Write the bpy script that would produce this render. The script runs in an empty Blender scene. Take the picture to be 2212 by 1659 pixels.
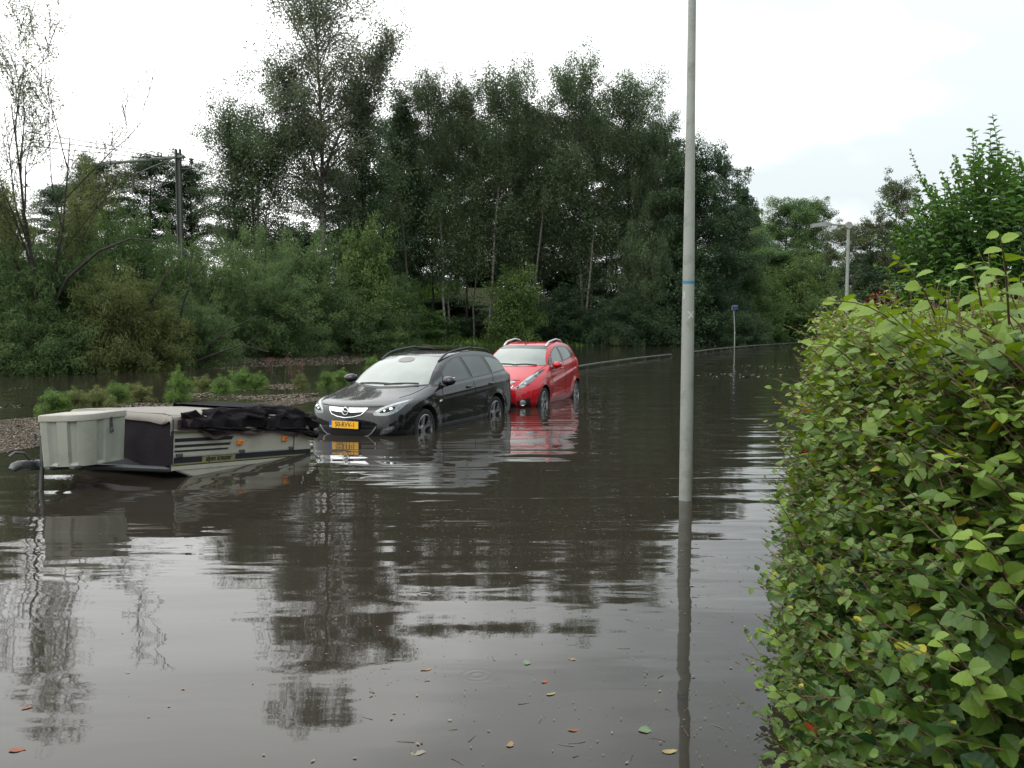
import bpy, bmesh, math, random
import numpy as np
from mathutils import Vector, Matrix, geometry
from mathutils.bvhtree import BVHTree

R = math.radians
SC = bpy.context.scene
COL = SC.collection
rng = np.random.default_rng(7)
random.seed(7)

# ---------------------------------------------------------------- camera
CAM_H, PITCH, FPX = 1.77, R(3.98), 1997.8
cam = bpy.data.cameras.new("camera")
cam.sensor_width = 36.0
cam.lens = FPX / 2212.0 * 36.0
cam.clip_start, cam.clip_end = 0.05, 3000
camo = bpy.data.objects.new("camera", cam)
COL.objects.link(camo)
camo.location = (0, 0, CAM_H)
camo.rotation_euler = (R(90) - PITCH, 0, 0)
SC.camera = camo

# ---------------------------------------------------------------- sky, sun, exposure
SUN_EL, SUN_AZ = R(52), R(200)
world = bpy.data.worlds.new("World")
SC.world = world
world.use_nodes = True
nt = world.node_tree
nt.nodes.clear()
N = nt.nodes.new
w_out = N("ShaderNodeOutputWorld")
w_bg = N("ShaderNodeBackground")
w_bg.inputs["Strength"].default_value = 0.115
sky = N("ShaderNodeTexSky")
sky.sky_type = 'NISHITA'
sky.sun_disc = False
sky.sun_elevation = SUN_EL
sky.sun_rotation = SUN_AZ
sky.air_density, sky.dust_density = 1.2, 3.0
tc = N("ShaderNodeTexCoord")
mp = N("ShaderNodeMapping")
mp.inputs["Scale"].default_value = (1.0, 1.0, 2.6)
cl = N("ShaderNodeTexNoise")
cl.inputs["Scale"].default_value = 1.6
cl.inputs["Detail"].default_value = 5
cl.inputs["Roughness"].default_value = 0.5
cr = N("ShaderNodeValToRGB")
cr.color_ramp.elements[0].position, cr.color_ramp.elements[1].position = 0.40, 0.66
cr.color_ramp.elements[0].color = (6.2, 6.75, 6.9, 1)
cr.color_ramp.elements[1].color = (15.0, 15.1, 14.9, 1)
mixs = N("ShaderNodeMix")
mixs.data_type = 'RGBA'
mixs.inputs[0].default_value = 0.93
L = nt.links.new
L(tc.outputs["Generated"], mp.inputs["Vector"])
L(mp.outputs["Vector"], cl.inputs["Vector"])
sx0 = N("ShaderNodeSeparateXYZ"); L(tc.outputs["Generated"], sx0.inputs[0])
dr = N("ShaderNodeMath"); dr.operation = 'MULTIPLY_ADD'; dr.inputs[1].default_value = -0.58; L(sx0.outputs[0], dr.inputs[0]); L(cl.outputs["Fac"], dr.inputs[2])
L(dr.outputs[0], cr.inputs["Fac"])
L(sky.outputs["Color"], mixs.inputs[6])
L(cr.outputs["Color"], mixs.inputs[7])
sz = N("ShaderNodeSeparateXYZ"); L(tc.outputs["Generated"], sz.inputs[0])
el = N("ShaderNodeMapRange"); el.inputs[1].default_value = 0.0; el.inputs[2].default_value = 0.7   # overcast sky: brighter overhead than at the horizon
el.inputs[3].default_value = 1.12; el.inputs[4].default_value = 1.85; L(sz.outputs[2], el.inputs[0])
vm = N("ShaderNodeVectorMath"); vm.operation = 'SCALE'
L(mixs.outputs[2], vm.inputs[0]); L(el.outputs[0], vm.inputs["Scale"])
L(vm.outputs[0], w_bg.inputs["Color"])
L(w_bg.outputs["Background"], w_out.inputs["Surface"])

sl = bpy.data.lights.new("sun", 'SUN')
sl.energy, sl.angle, sl.color = 0.6, R(25), (1.0, 0.97, 0.92)
so = bpy.data.objects.new("sun", sl)
COL.objects.link(so)
so.rotation_euler = (R(90) - SUN_EL, 0, R(180) - SUN_AZ)

SC.view_settings.view_transform = 'Standard'
SC.view_settings.look = 'None'
SC.view_settings.exposure = 0.0
SC.view_settings.gamma = 1.0
SC.view_settings.use_curve_mapping = False
SC.render.engine = 'CYCLES'
SC.cycles.max_bounces = 8
SC.cycles.transparent_max_bounces = 8
SC.cycles.caustics_reflective = False
SC.cycles.caustics_refractive = False

# ---------------------------------------------------------------- helpers
def ray(x, y):
    a, b = (x - 1106) / FPX, (829.5 - y) / FPX
    return Vector((a, math.cos(PITCH) + b * math.sin(PITCH), -math.sin(PITCH) + b * math.cos(PITCH)))
def gp(x, y, z=0.0):
    d = ray(x, y); t = (z - CAM_H) / d.z
    return Vector((d.x * t, d.y * t, z))
def at(x, y, Y):
    d = ray(x, y); t = Y / d.y
    return Vector((d.x * t, Y, CAM_H + d.z * t))

def tag(o, label=None, cat=None, group=None, kind=None):
    if label: o["label"] = label
    if cat: o["category"] = cat
    if group: o["group"] = group
    if kind: o["kind"] = kind
    return o
def empty(name, loc=(0, 0, 0), rz=0.0, label=None, cat=None, group=None):
    o = bpy.data.objects.new(name, None)
    o.empty_display_size = 0.2
    o.location = loc
    o.rotation_euler = (0, 0, rz)
    COL.objects.link(o)
    return tag(o, label, cat, group)
def link(name, me, mat=None, parent=None):
    o = bpy.data.objects.new(name, me)
    COL.objects.link(o)
    if mat is not None:
        for m in (mat if isinstance(mat, (list, tuple)) else [mat]): me.materials.append(m)
    if parent is not None: o.parent = parent
    return o
def copy_tree(root, loc, rz, scale):
    r = root.copy(); COL.objects.link(r)
    r.location = loc; r.rotation_euler = (0, 0, rz); r.scale = scale
    for ch in root.children:
        c = ch.copy(); COL.objects.link(c); c.parent = r
    return r

def np_mesh(name, V, F, tint=None, smooth=False):
    """V (n,3); F list of (m,k) int arrays."""
    me = bpy.data.meshes.new(name)
    V = np.asarray(V, dtype=np.float32)
    if not isinstance(F, (list, tuple)): F = [F]
    F = [np.asarray(f, dtype=np.int32) for f in F if len(f)]
    me.vertices.add(len(V)); me.vertices.foreach_set("co", V.ravel())
    loops = np.concatenate([f.ravel() for f in F])
    tot = np.concatenate([np.full(len(f), f.shape[1], np.int32) for f in F])
    start = np.concatenate([[0], np.cumsum(tot)[:-1]]).astype(np.int32)
    me.loops.add(len(loops)); me.loops.foreach_set("vertex_index", loops)
    me.polygons.add(len(tot))
    me.polygons.foreach_set("loop_start", start)
    me.polygons.foreach_set("loop_total", tot)
    me.polygons.foreach_set("use_smooth", np.full(len(tot), bool(smooth)))
    if tint is not None:
        a = me.attributes.new("tint", 'FLOAT', 'FACE')
        a.data.foreach_set("value", np.asarray(tint, dtype=np.float32))
    me.update(calc_edges=True)
    return me

class MB:
    """collects verts and faces of one part"""
    def __init__(s): s.V = []; s.F = []
    def add(s, vs, fs):
        n = len(s.V); s.V += [tuple(v) for v in vs]; s.F += [tuple(i + n for i in f) for f in fs]; return s
    def box(s, c, d, rot=None, bev=0.0):
        bm = bmesh.new(); bmesh.ops.create_cube(bm, size=1.0)
        for v in bm.verts: v.co = Vector((v.co.x * d[0], v.co.y * d[1], v.co.z * d[2]))
        if bev > 0: bmesh.ops.bevel(bm, geom=bm.edges[:], offset=bev, segments=2, profile=0.5, affect='EDGES')
        M = Matrix.Translation(Vector(c)) @ (rot.to_4x4() if rot is not None else Matrix.Identity(4))
        bm.verts.ensure_lookup_table(); bm.verts.index_update()
        s.add([M @ v.co for v in bm.verts], [[v.index for v in f.verts] for f in bm.faces]); bm.free(); return s
    def tube(s, pts, rad, n=8, cap=True):
        pts = [Vector(p) for p in pts]
        if not hasattr(rad, '__len__'): rad = [rad] * len(pts)
        vs = []; fs = []
        up = Vector((0, 0, 1))
        t0 = (pts[1] - pts[0]).normalized()
        a = t0.orthogonal().normalized()
        for i, p in enumerate(pts):
            t = (pts[min(i + 1, len(pts) - 1)] - pts[max(i - 1, 0)]).normalized()
            a = (a - t * a.dot(t)).normalized(); b = t.cross(a)
            for k in range(n):
                th = 2 * math.pi * k / n
                vs.append(p + (a * math.cos(th) + b * math.sin(th)) * rad[i])
        for i in range(len(pts) - 1):
            for k in range(n):
                k2 = (k + 1) % n
                fs.append((i * n + k, i * n + k2, (i + 1) * n + k2, (i + 1) * n + k))
        if cap: fs.append(tuple(range(n - 1, -1, -1))); fs.append(tuple((len(pts) - 1) * n + k for k in range(n)))
        return s.add(vs, fs)
    def lathe(s, prof, axis='y', n=40, c=(0, 0, 0)):
        """prof: list of (r, h) closed or open; revolved round axis"""
        vs = []; fs = []; m = len(prof); c = Vector(c)
        for k in range(n):
            th = 2 * math.pi * k / n
            for r, h in prof:
                ca, sa = math.cos(th) * r, math.sin(th) * r
                vs.append(c + (Vector((ca, h, sa)) if axis == 'y' else Vector((ca, sa, h))))
        for k in range(n):
            k2 = (k + 1) % n
            for j in range(m - 1):
                fs.append((k * m + j, k * m + j + 1, k2 * m + j + 1, k2 * m + j))
        return s.add(vs, fs)
    def build(s, name, mat=None, parent=None, smooth=False):
        me = bpy.data.meshes.new(name)
        me.from_pydata(s.V, [], s.F)
        me.update()
        if smooth:
            me.polygons.foreach_set("use_smooth", [True] * len(me.polygons))
            try: me.set_sharp_from_angle(angle=R(40))
            except Exception: pass
        return link(name, me, mat, parent)

# ---------------------------------------------------------------- materials
def new_mat(name):
    m = bpy.data.materials.new(name); m.use_nodes = True
    return m, m.node_tree, m.node_tree.nodes["Principled BSDF"]
def setp(b, **k):
    names = dict(col="Base Color", rough="Roughness", metal="Metallic", ior="IOR", coat="Coat Weight", coatr="Coat Roughness", spec="Specular IOR Level")
    for a, v in k.items():
        b.inputs[names[a]].default_value = (*v, 1) if a == "col" else v
def mat(name, col, rough=0.5, metal=0.0, var=0.12, scale=6.0, bump=0.0, bscale=60.0, coat=0.0, dirt=None, dirt_amt=0.0, dscale=3.0):
    """plain surface with soft colour variation, optional bump and patches of a dirt colour"""
    m, t, b = new_mat(name)
    setp(b, col=col, rough=rough, metal=metal, coat=coat)
    n = t.nodes.new; l = t.links.new
    co = n("ShaderNodeTexCoord")
    no = n("ShaderNodeTexNoise"); no.inputs["Scale"].default_value = scale; no.inputs["Detail"].default_value = 5
    l(co.outputs["Object"], no.inputs["Vector"])
    mx = n("ShaderNodeMix"); mx.data_type = 'RGBA'
    mx.inputs[6].default_value = (*[c * (1 - var) for c in col], 1)
    mx.inputs[7].default_value = (*[min(1, c * (1 + var)) for c in col], 1)
    l(no.outputs["Fac"], mx.inputs[0])
    last = mx.outputs[2]
    if dirt is not None:
        n2 = n("ShaderNodeTexNoise"); n2.inputs["Scale"].default_value = dscale; n2.inputs["Detail"].default_value = 8; n2.inputs["Roughness"].default_value = 0.7
        l(co.outputs["Object"], n2.inputs["Vector"])
        rp = n("ShaderNodeMapRange"); rp.inputs[1].default_value = 0.5; rp.inputs[2].default_value = 0.72; rp.inputs[4].default_value = dirt_amt
        l(n2.outputs["Fac"], rp.inputs[0])
        m2 = n("ShaderNodeMix"); m2.data_type = 'RGBA'
        l(rp.outputs[0], m2.inputs[0]); l(last, m2.inputs[6]); m2.inputs[7].default_value = (*dirt, 1)
        last = m2.outputs[2]
    l(last, b.inputs["Base Color"])
    rr = n("ShaderNodeMapRange"); rr.inputs[3].default_value = max(0.02, rough * 0.8); rr.inputs[4].default_value = min(1, rough * 1.2)
    l(no.outputs["Fac"], rr.inputs[0]); l(rr.outputs[0], b.inputs["Roughness"])
    if bump > 0:
        n3 = n("ShaderNodeTexNoise"); n3.inputs["Scale"].default_value = bscale; n3.inputs["Detail"].default_value = 4
        l(co.outputs["Object"], n3.inputs["Vector"])
        bp = n("ShaderNodeBump"); bp.inputs["Strength"].default_value = 1.0; bp.inputs["Distance"].default_value = bump
        l(n3.outputs["Fac"], bp.inputs["Height"]); l(bp.outputs["Normal"], b.inputs["Normal"])
    return m

def leaf_mat(name, c0, c1, rough=0.45, trans=0.35, extra=None):
    """leaf: colour runs c0..c1 with each leaf's own 'tint'; extra colours for tints above 1 (yellowed, reddened leaves)"""
    m, t, b = new_mat(name)
    n = t.nodes.new; l = t.links.new
    at_ = n("ShaderNodeAttribute"); at_.attribute_name = "tint"
    rp = n("ShaderNodeValToRGB")
    e = rp.color_ramp.elements
    hi = 1.0 if extra is None else 0.5
    e[0].position = 0.0; e[0].color = (*c0, 1); e[1].position = hi; e[1].color = (*c1, 1)
    if extra is not None:
        a = e.new(0.62); a.color = (*extra[0], 1)
        a = e.new(0.99); a.color = (*extra[1], 1)
    mm = n("ShaderNodeMath"); mm.operation = 'MULTIPLY'; mm.inputs[1].default_value = hi
    l(at_.outputs["Fac"], mm.inputs[0]); l(mm.outputs[0], rp.inputs["Fac"])
    l(rp.outputs["Color"], b.inputs["Base Color"])
    b.inputs["Roughness"].default_value = rough
    b.inputs["Specular IOR Level"].default_value = 0.35
    tr = n("ShaderNodeBsdfTranslucent")
    hs = n("ShaderNodeHueSaturation"); hs.inputs["Hue"].default_value = 0.485; hs.inputs["Saturation"].default_value = 1.1; hs.inputs["Value"].default_value = 1.5
    l(rp.outputs["Color"], hs.inputs["Color"]); l(hs.outputs["Color"], tr.inputs["Color"])
    mx = n("ShaderNodeMixShader"); mx.inputs[0].default_value = trans
    l(b.outputs["BSDF"], mx.inputs[1]); l(tr.outputs["BSDF"], mx.inputs[2])
    l(mx.outputs[0], t.nodes["Material Output"].inputs["Surface"])
    return m
# ---------------------------------------------------------------- vegetation builders
def unit(a):
    return a / np.maximum(1e-9, np.linalg.norm(a, axis=-1, keepdims=True))

LEAF_DIAMOND = (np.array([[0, 0, 0], [.45, -.5, .06], [1, 0, -.05], [.45, .5, .06]]), [np.array([[0, 1, 2, 3]])])
LEAF_SPRIG = (np.array([[0, 0, 0], [.3, -.5, .05], [.62, -.12, 0], [.3, .45, .08], [.5, .0, .0], [.75, -.42, .1], [1.1, 0, -.1], [.8, .4, .0]]),
              [np.array([[0, 1, 2, 3], [4, 5, 6, 7]])])

def place_leaves(P, D, Nn, Ls, Ws, tmpl):
    """returns V, [F...] for one leaf template set at P along D with face normal near Nn"""
    tv, tf = tmpl
    D = unit(D); B = unit(np.cross(Nn, D)); Nn = np.cross(D, B)
    n, m = len(P), len(tv)
    V = (P[:, None, :] + D[:, None, :] * (tv[None, :, 0:1] * Ls[:, None, None]) + B[:, None, :] * (tv[None, :, 1:2] * Ws[:, None, None])
         + Nn[:, None, :] * (tv[None, :, 2:3] * Ls[:, None, None]))
    F = [(f[None, :, :] + (np.arange(n) * m)[:, None, None]).reshape(-1, f.shape[1]) for f in tf]
    return V.reshape(-1, 3), F

class Wood:
    def __init__(s): s.V = []; s.F = []; s.n = 0
    def tube(s, pts, r0, r1, sides=5):
        pts = np.asarray(pts, float); k = len(pts)
        T = unit(np.gradient(pts, axis=0))
        ref = np.array([0.3, 0.8, 0.52]); a = unit(np.cross(T, ref)); b = np.cross(T, a)
        rad = (r0 + (r1 - r0) * np.linspace(0, 1, k) ** 0.8)[:, None, None]
        th = np.linspace(0, 2 * np.pi, sides, endpoint=False)
        V = pts[:, None, :] + rad * (a[:, None, :] * np.cos(th)[None, :, None] + b[:, None, :] * np.sin(th)[None, :, None])
        i = np.arange(k - 1)[:, None] * sides; j = np.arange(sides)[None, :]; j2 = (j + 1) % sides
        F = np.stack([i + j, i + j2, i + sides + j2, i + sides + j], -1).reshape(-1, 4) + s.n
        s.V.append(V.reshape(-1, 3)); s.F.append(F); s.n += k * sides
    def mesh(s, name): return np_mesh(name, np.concatenate(s.V), [np.concatenate(s.F)], smooth=True)

def arc(p0, d, length, n=6, wob=0.06, droop=0.0, lift=0.0, g=rng):
    d = np.asarray(d, float); d = d / np.linalg.norm(d)
    pts = [np.asarray(p0, float)]
    for i in range(n):
        d = d + g.normal(0, wob, 3) + np.array([0, 0, lift - droop * (i + 1) / n])
        d /= np.linalg.norm(d)
        pts.append(pts[-1] + d * length / n)
    return np.array(pts)

def crown_leaves(name, C, S, n, Ll, Wl, hang=0.0, nz=0.7, ctint=None, tmpl=LEAF_DIAMOND, down=0.0, jit=0.35, g=rng):
    """leaf cards gathered round cluster centres C (k,3) with spread S (k,3)"""
    k = len(C)
    idx = np.repeat(np.arange(k), n)
    q = g.normal(0, 1, (len(idx), 3))
    q /= np.maximum(1.0, np.linalg.norm(q, axis=1, keepdims=True) / 1.55)
    P = C[idx] + q * S[idx]
    if hang > 0: P[:, 2] -= g.exponential(hang, len(idx)).clip(0, hang * 3)
    D = g.normal(0, 1, (len(idx), 3)); D[:, 2] = D[:, 2] * 0.5 - down; 
    Nn = g.normal(0, 1, (len(idx), 3)); Nn[:, 2] = np.abs(Nn[:, 2]) + nz
    ls = Ll * g.uniform(0.65, 1.3, len(idx)); ws = Wl * g.uniform(0.7, 1.25, len(idx))
    V, F = place_leaves(P, D, Nn, ls, ws, tmpl)
    if ctint is None: ctint = g.uniform(0.2, 0.8, k)
    t = (ctint[idx] + g.normal(0, 0.11, len(idx))).clip(0, 1)
    return np_mesh(name, V, F, np.repeat(t, len(F[0]) // len(idx)))

PROFILES = dict(
    round=lambda t: np.sqrt(np.clip(1 - (2 * t - 0.9) ** 2 / 1.25, 0.02, 1)),
    full=lambda t: np.clip(np.minimum(.35 + 1.5 * t, 1) * (1 - .62 * np.clip((t - .65) / .35, 0, 1) ** 2), .1, 1),
    birch=lambda t: np.clip(np.sin(np.pi * np.clip(0.14 + 0.84 * t, 0, 1)) ** 0.6, 0.12, 1),
    cone=lambda t: np.clip(1.05 - t, 0.06, 1) ** 0.85,
    column=lambda t: np.clip(np.minimum(t * 5 + 0.4, (1.03 - t) * 3.2), 0.08, 1),
    dome=lambda t: np.sqrt(np.clip(1.02 - t ** 2, 0.03, 1)),
)

def tree_meshes(name, H, Rr, base=0.25, prof='birch', nprim=46, per=7, nleaf=60, Ll=0.2, Wl=0.11, sig=0.42, hang=0.0, down=0.2, elev=45,
                trunk_r=0.16, lean=(0, 0), seed=1, hollow=0.25, tmpl=LEAF_DIAMOND, leaders=(), irr=0.3, flat=0.75):
    """-> (trunk mesh, crown mesh): trunk with limbs, leaf clusters set along the limbs"""
    g = np.random.default_rng(seed)
    w = Wood(); C = []; S = []
    def leader(p0, h, dx, dy, r0, Rl, base, nprim, prof, el):
        k = 12
        tt = np.linspace(0, 1, k)
        path = np.stack([p0[0] + dx * tt ** 1.3 + g.normal(0, 0.012 * h, k).cumsum() * 0.35 * tt, p0[1] + dy * tt ** 1.3 + g.normal(0, 0.012 * h, k).cumsum() * 0.35 * tt, p0[2] + h * tt], 1)
        path[0] = p0
        w.tube(path, r0, r0 * 0.12, 7)
        for i in range(nprim):
            t = (i + g.uniform(0, 1)) / nprim
            f = base + (1 - base) * t * (0.93 if prof == 'full' else 0.97)
            p = np.array([np.interp(f, tt, path[:, a]) for a in range(3)])
            ln = Rl * PROFILES[prof](t) * g.uniform(1 - irr, 1 + irr * 0.6)
            az = i * 2.399 + g.uniform(-0.5, 0.5)
            e = R(el) * (0.55 + 0.75 * t) + g.normal(0, 0.14)
            d = np.array([math.cos(az) * math.cos(e), math.sin(az) * math.cos(e), math.sin(e)])
            L_ = ln / max(0.45, math.cos(min(e, 1.1)))
            L_ = max(.35, min(L_, (p0[2] + h * 1.03 - p[2]) / max(.2, math.sin(e)) + .35))
            br = arc(p, d, L_, 6, 0.09, 0.12 if hang > 0 else 0.05, 0, g)
            w.tube(br, max(0.018, r0 * 0.38 * (1 - 0.75 * t)), 0.008, 4)
            q = max(2, int(round(per * (0.45 + 0.55 * ln / Rl))))
            for j in range(q):
                u = hollow + (1.06 - hollow) * (j + g.uniform(0, 1)) / q
                c = np.array([np.interp(u * 6, np.arange(7), br[:, a]) for a in range(3)])
                c = c + g.normal(0, 0.16 * Rl * (0.4 + u * 0.5), 3) * np.array([1, 1, 0.6])
                if j % 2 == 0: w.tube(np.array([np.array([np.interp(max(0, u - 0.15) * 6, np.arange(7), br[:, a]) for a in range(3)]), c]), 0.014, 0.005, 3)
                C.append(c); s_ = sig * g.uniform(0.65, 1.25); S.append((s_, s_, s_ * flat))
    leader(np.zeros(3), H, lean[0], lean[1], trunk_r, Rr, base, nprim, prof, elev)
    for (f0, dx, dy, h, Rl, npr) in leaders:
        leader(np.array([lean[0] * f0 ** 1.3, lean[1] * f0 ** 1.3, H * f0]), h, dx, dy, trunk_r * 0.5, Rl, 0.4, npr, prof, elev)
    C = np.array(C); S = np.array(S)
    ct = (0.5 + 0.22 * g.normal(0, 1, len(C))).clip(0.05, 0.95)
    return w.mesh(name + "_trunk"), crown_leaves(name + "_crown", C, S, nleaf, Ll, Wl, hang, 0.6, ct, tmpl, down, g=g)

def bush_meshes(name, H, Rr, nst=26, per=9, nleaf=60, Ll=0.17, Wl=0.045, sig=0.3, hang=0.12, down=0.5, seed=1, tmpl=LEAF_SPRIG, spread=0.9, stem_r=0.04):
    """many arching stems from one stool, clusters along their outer parts"""
    g = np.random.default_rng(seed)
    w = Wood(); C = []; S = []
    for i in range(nst):
        az = i * 2.399 + g.uniform(-0.4, 0.4)
        k = (i + 0.5) / nst
        out = Rr * math.sqrt(k) * spread * g.uniform(0.8, 1.15)
        top = H * math.sqrt(max(0.05, 1.03 - (out / Rr) ** 2)) * g.uniform(0.68, 1.10)
        tt = np.linspace(0, 1, 7)
        pts = np.stack([math.cos(az) * out * tt ** 1.25, math.sin(az) * out * tt ** 1.25, top * (1.15 * tt - 0.15 * tt ** 3)], 1)
        pts[:, :2] += g.normal(0, 0.02 * H, (7, 2)) * tt[:, None]
        pts[0, :2] += g.normal(0, 0.08 * Rr, 2)
        w.tube(pts, stem_r * g.uniform(0.6, 1.3), 0.008, 5)
        for j in range(per):
            u = 0.12 + 0.93 * (j + g.uniform(0, 1)) / per
            c = np.array([np.interp(u * 6, np.arange(7), pts[:, a]) for a in range(3)])
            c = c + g.normal(0, 0.13 * Rr, 3) * np.array([1, 1, 0.7]); c[2] = max(c[2], 0.12)
            C.append(c); s_ = sig * g.uniform(0.6, 1.3); S.append((s_, s_, s_ * 0.75))
    # low skirt
    for i in range(int(nst * 1.6)):
        az = g.uniform(0, 2 * math.pi); rr = Rr * g.uniform(0.6, 1.0)
        C.append(np.array([math.cos(az) * rr, math.sin(az) * rr, H * g.uniform(0.03, 0.38)])); S.append((sig, sig, sig * 0.8))
    C = np.array(C); S = np.array(S)
    ct = (0.5 + 0.24 * g.normal(0, 1, len(C))).clip(0.05, 0.95)
    return w.mesh(name + "_stems"), crown_leaves(name + "_leaves", C, S, nleaf, Ll, Wl, hang, 0.5, ct, tmpl, down, g=g)

def bark_mat(name, col, dark, white=False):
    m, t, b = new_mat(name)
    n = t.nodes.new; l = t.links.new
    co = n("ShaderNodeTexCoord"); mp_ = n("ShaderNodeMapping"); mp_.inputs["Scale"].default_value = (3, 3, 5) if white else (9, 9, 1.6)
    no = n("ShaderNodeTexNoise"); no.inputs["Scale"].default_value = 1.5; no.inputs["Detail"].default_value = 6; no.inputs["Roughness"].default_value = 0.65
    l(co.outputs["Object"], mp_.inputs["Vector"]); l(mp_.outputs["Vector"], no.inputs["Vector"])
    r_ = n("ShaderNodeValToRGB"); r_.color_ramp.elements[0].position = 0.42; r_.color_ramp.elements[1].position = 0.58
    r_.color_ramp.elements[0].color = (*dark, 1); r_.color_ramp.elements[1].color = (*col, 1)
    l(no.outputs["Fac"], r_.inputs["Fac"]); l(r_.outputs["Color"], b.inputs["Base Color"])
    b.inputs["Roughness"].default_value = 0.9
    bp = n("ShaderNodeBump"); bp.inputs["Distance"].default_value = 0.02; l(no.outputs["Fac"], bp.inputs["Height"]); l(bp.outputs["Normal"], b.inputs["Normal"])
    return m
# ---------------------------------------------------------------- ground, water, floating debris
SHORE = np.array([(-60, -10), (-30, 12), (-19.5, 29), (-14.5, 35.5), (-11, 44), (-6.5, 59), (2.5, 68.5), (12, 67), (22, 76), (40, 86), (120, 105)], float)
HEDGE = np.array([(2.3, 0.55), (1.24, 1.25), (1.02, 2.0), (1.10, 2.9), (1.25, 3.7), (2.56, 7.6), (5.85, 16.8), (9.8, 29.0)], float)

def poly_dist(P, line):
    """distance to a polyline, signed + on its left side"""
    best = np.full(len(P), 1e9); sg = np.zeros(len(P))
    for a, b in zip(line[:-1], line[1:]):
        ab = b - a; t = ((P - a) @ ab / (ab @ ab)).clip(0, 1)
        q = a + t[:, None] * ab; d = np.linalg.norm(P - q, axis=1)
        cr_ = ab[0] * (P[:, 1] - a[1]) - ab[1] * (P[:, 0] - a[0])
        m = d < best
        best[m] = d[m]; sg[m] = np.sign(cr_[m])
    return best * sg
def sstep(a, b, x):
    t = ((x - a) / (b - a)).clip(0, 1); return t * t * (3 - 2 * t)
def ground_z(P):
    P = np.asarray(P, float).reshape(-1, 2)
    d = poly_dist(P, SHORE)
    bankw = 1 - 0.85 * sstep(-2, 14, P[:, 0])
    z = -0.3 + 0.3 * sstep(-3.5, 0.1, d) + 0.4 * sstep(0, 4, d) + 4.2 * bankw * sstep(4, 15, d)
    hd = poly_dist(P, HEDGE)
    right = np.where(P[:, 1] < 60, sstep(0.1, 1.4, -hd) * 0.36 * (P[:, 1] > -30), 0)
    z = np.where((d < -1) & (-hd > 0), -0.3 + right, z)
    z += 0.05 * np.sin(P[:, 0] * 1.3 + 0.4 * P[:, 1]) * np.sin(P[:, 1] * 0.9) * sstep(0, 4, d)
    return z
def gz(x, y): return float(ground_z([(x, y)])[0])

xs = np.concatenate([[-900, -400, -200], np.arange(-110, 131, 1.5), [220, 450, 900]])
ys = np.concatenate([[-500, -120], np.arange(-40, 171, 1.5), [260, 500, 1200]])
X, Y = np.meshgrid(xs, ys)
P = np.stack([X.ravel(), Y.ravel()], 1)
Z = ground_z(P)
nx = len(xs); i, j = np.meshgrid(np.arange(nx - 1), np.arange(len(ys) - 1)); a_ = (j * nx + i).ravel()
gme = np_mesh("ground", np.column_stack([P, Z]), np.stack([a_, a_ + 1, a_ + nx + 1, a_ + nx], 1), smooth=True)
M_ground = mat("soil_and_grass", (0.045, 0.06, 0.02), 0.95, var=0.5, scale=1.2, bump=0.05, bscale=8, dirt=(0.06, 0.045, 0.03), dirt_amt=0.8, dscale=0.35)
tag(link("ground", gme, M_ground), kind="structure")

wm, wt, wb = new_mat("muddy_flood_water")
setp(wb, col=(0.025, 0.0215, 0.0165), rough=0.025, ior=1.333)
n = wt.nodes.new; l = wt.links.new
geo = n("ShaderNodeNewGeometry")
def wnoise(scale, sc, detail, rot=0.0, dist=0.0):
    mp_ = n("ShaderNodeMapping"); mp_.inputs["Scale"].default_value = sc; mp_.inputs["Rotation"].default_value = (0, 0, rot)
    no = n("ShaderNodeTexNoise"); no.inputs["Scale"].default_value = scale; no.inputs["Detail"].default_value = detail
    no.inputs["Roughness"].default_value = 0.45; no.inputs["Distortion"].default_value = dist
    l(geo.outputs["Position"], mp_.inputs["Vector"]); l(mp_.outputs["Vector"], no.inputs["Vector"])
    return no.outputs["Fac"]
def wmath(op, a, b=None, c=None):
    m_ = n("ShaderNodeMath"); m_.operation = op
    for i_, v in enumerate((a, b, c)):
        if v is None: continue
        if isinstance(v, (int, float)): m_.inputs[i_].default_value = v
        else: l(v, m_.inputs[i_])
    return m_.outputs[0]
swell = wnoise(1.0, (0.26, 0.85, 1), 1.5, R(8), 0.3)
band = wnoise(1.0, (0.30, 2.1, 1), 1.5, R(-4), 0.5)
spos = n('ShaderNodeSeparateXYZ'); l(geo.outputs['Position'], spos.inputs[0])
bm_ = n('ShaderNodeMapRange'); bm_.interpolation_type = 'SMOOTHSTEP'; bm_.inputs[1].default_value = 4.0; bm_.inputs[2].default_value = 8.0; bm_.inputs[3].default_value = 0.12; l(spos.outputs[1], bm_.inputs[0])
chop = wnoise(1.0, (1.1, 3.6, 1), 2, R(-6), 0.4)
fine = wnoise(1.0, (6, 17, 1), 2, R(4))
maskn = wnoise(1.0, (0.09, 0.16, 1), 2, 0.2)
mk = n("ShaderNodeMapRange"); mk.inputs[1].default_value = 0.40; mk.inputs[2].default_value = 0.62; mk.inputs[3].default_value = 0.12; mk.inputs[4].default_value = 1.0
l(maskn, mk.inputs[0])
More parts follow.
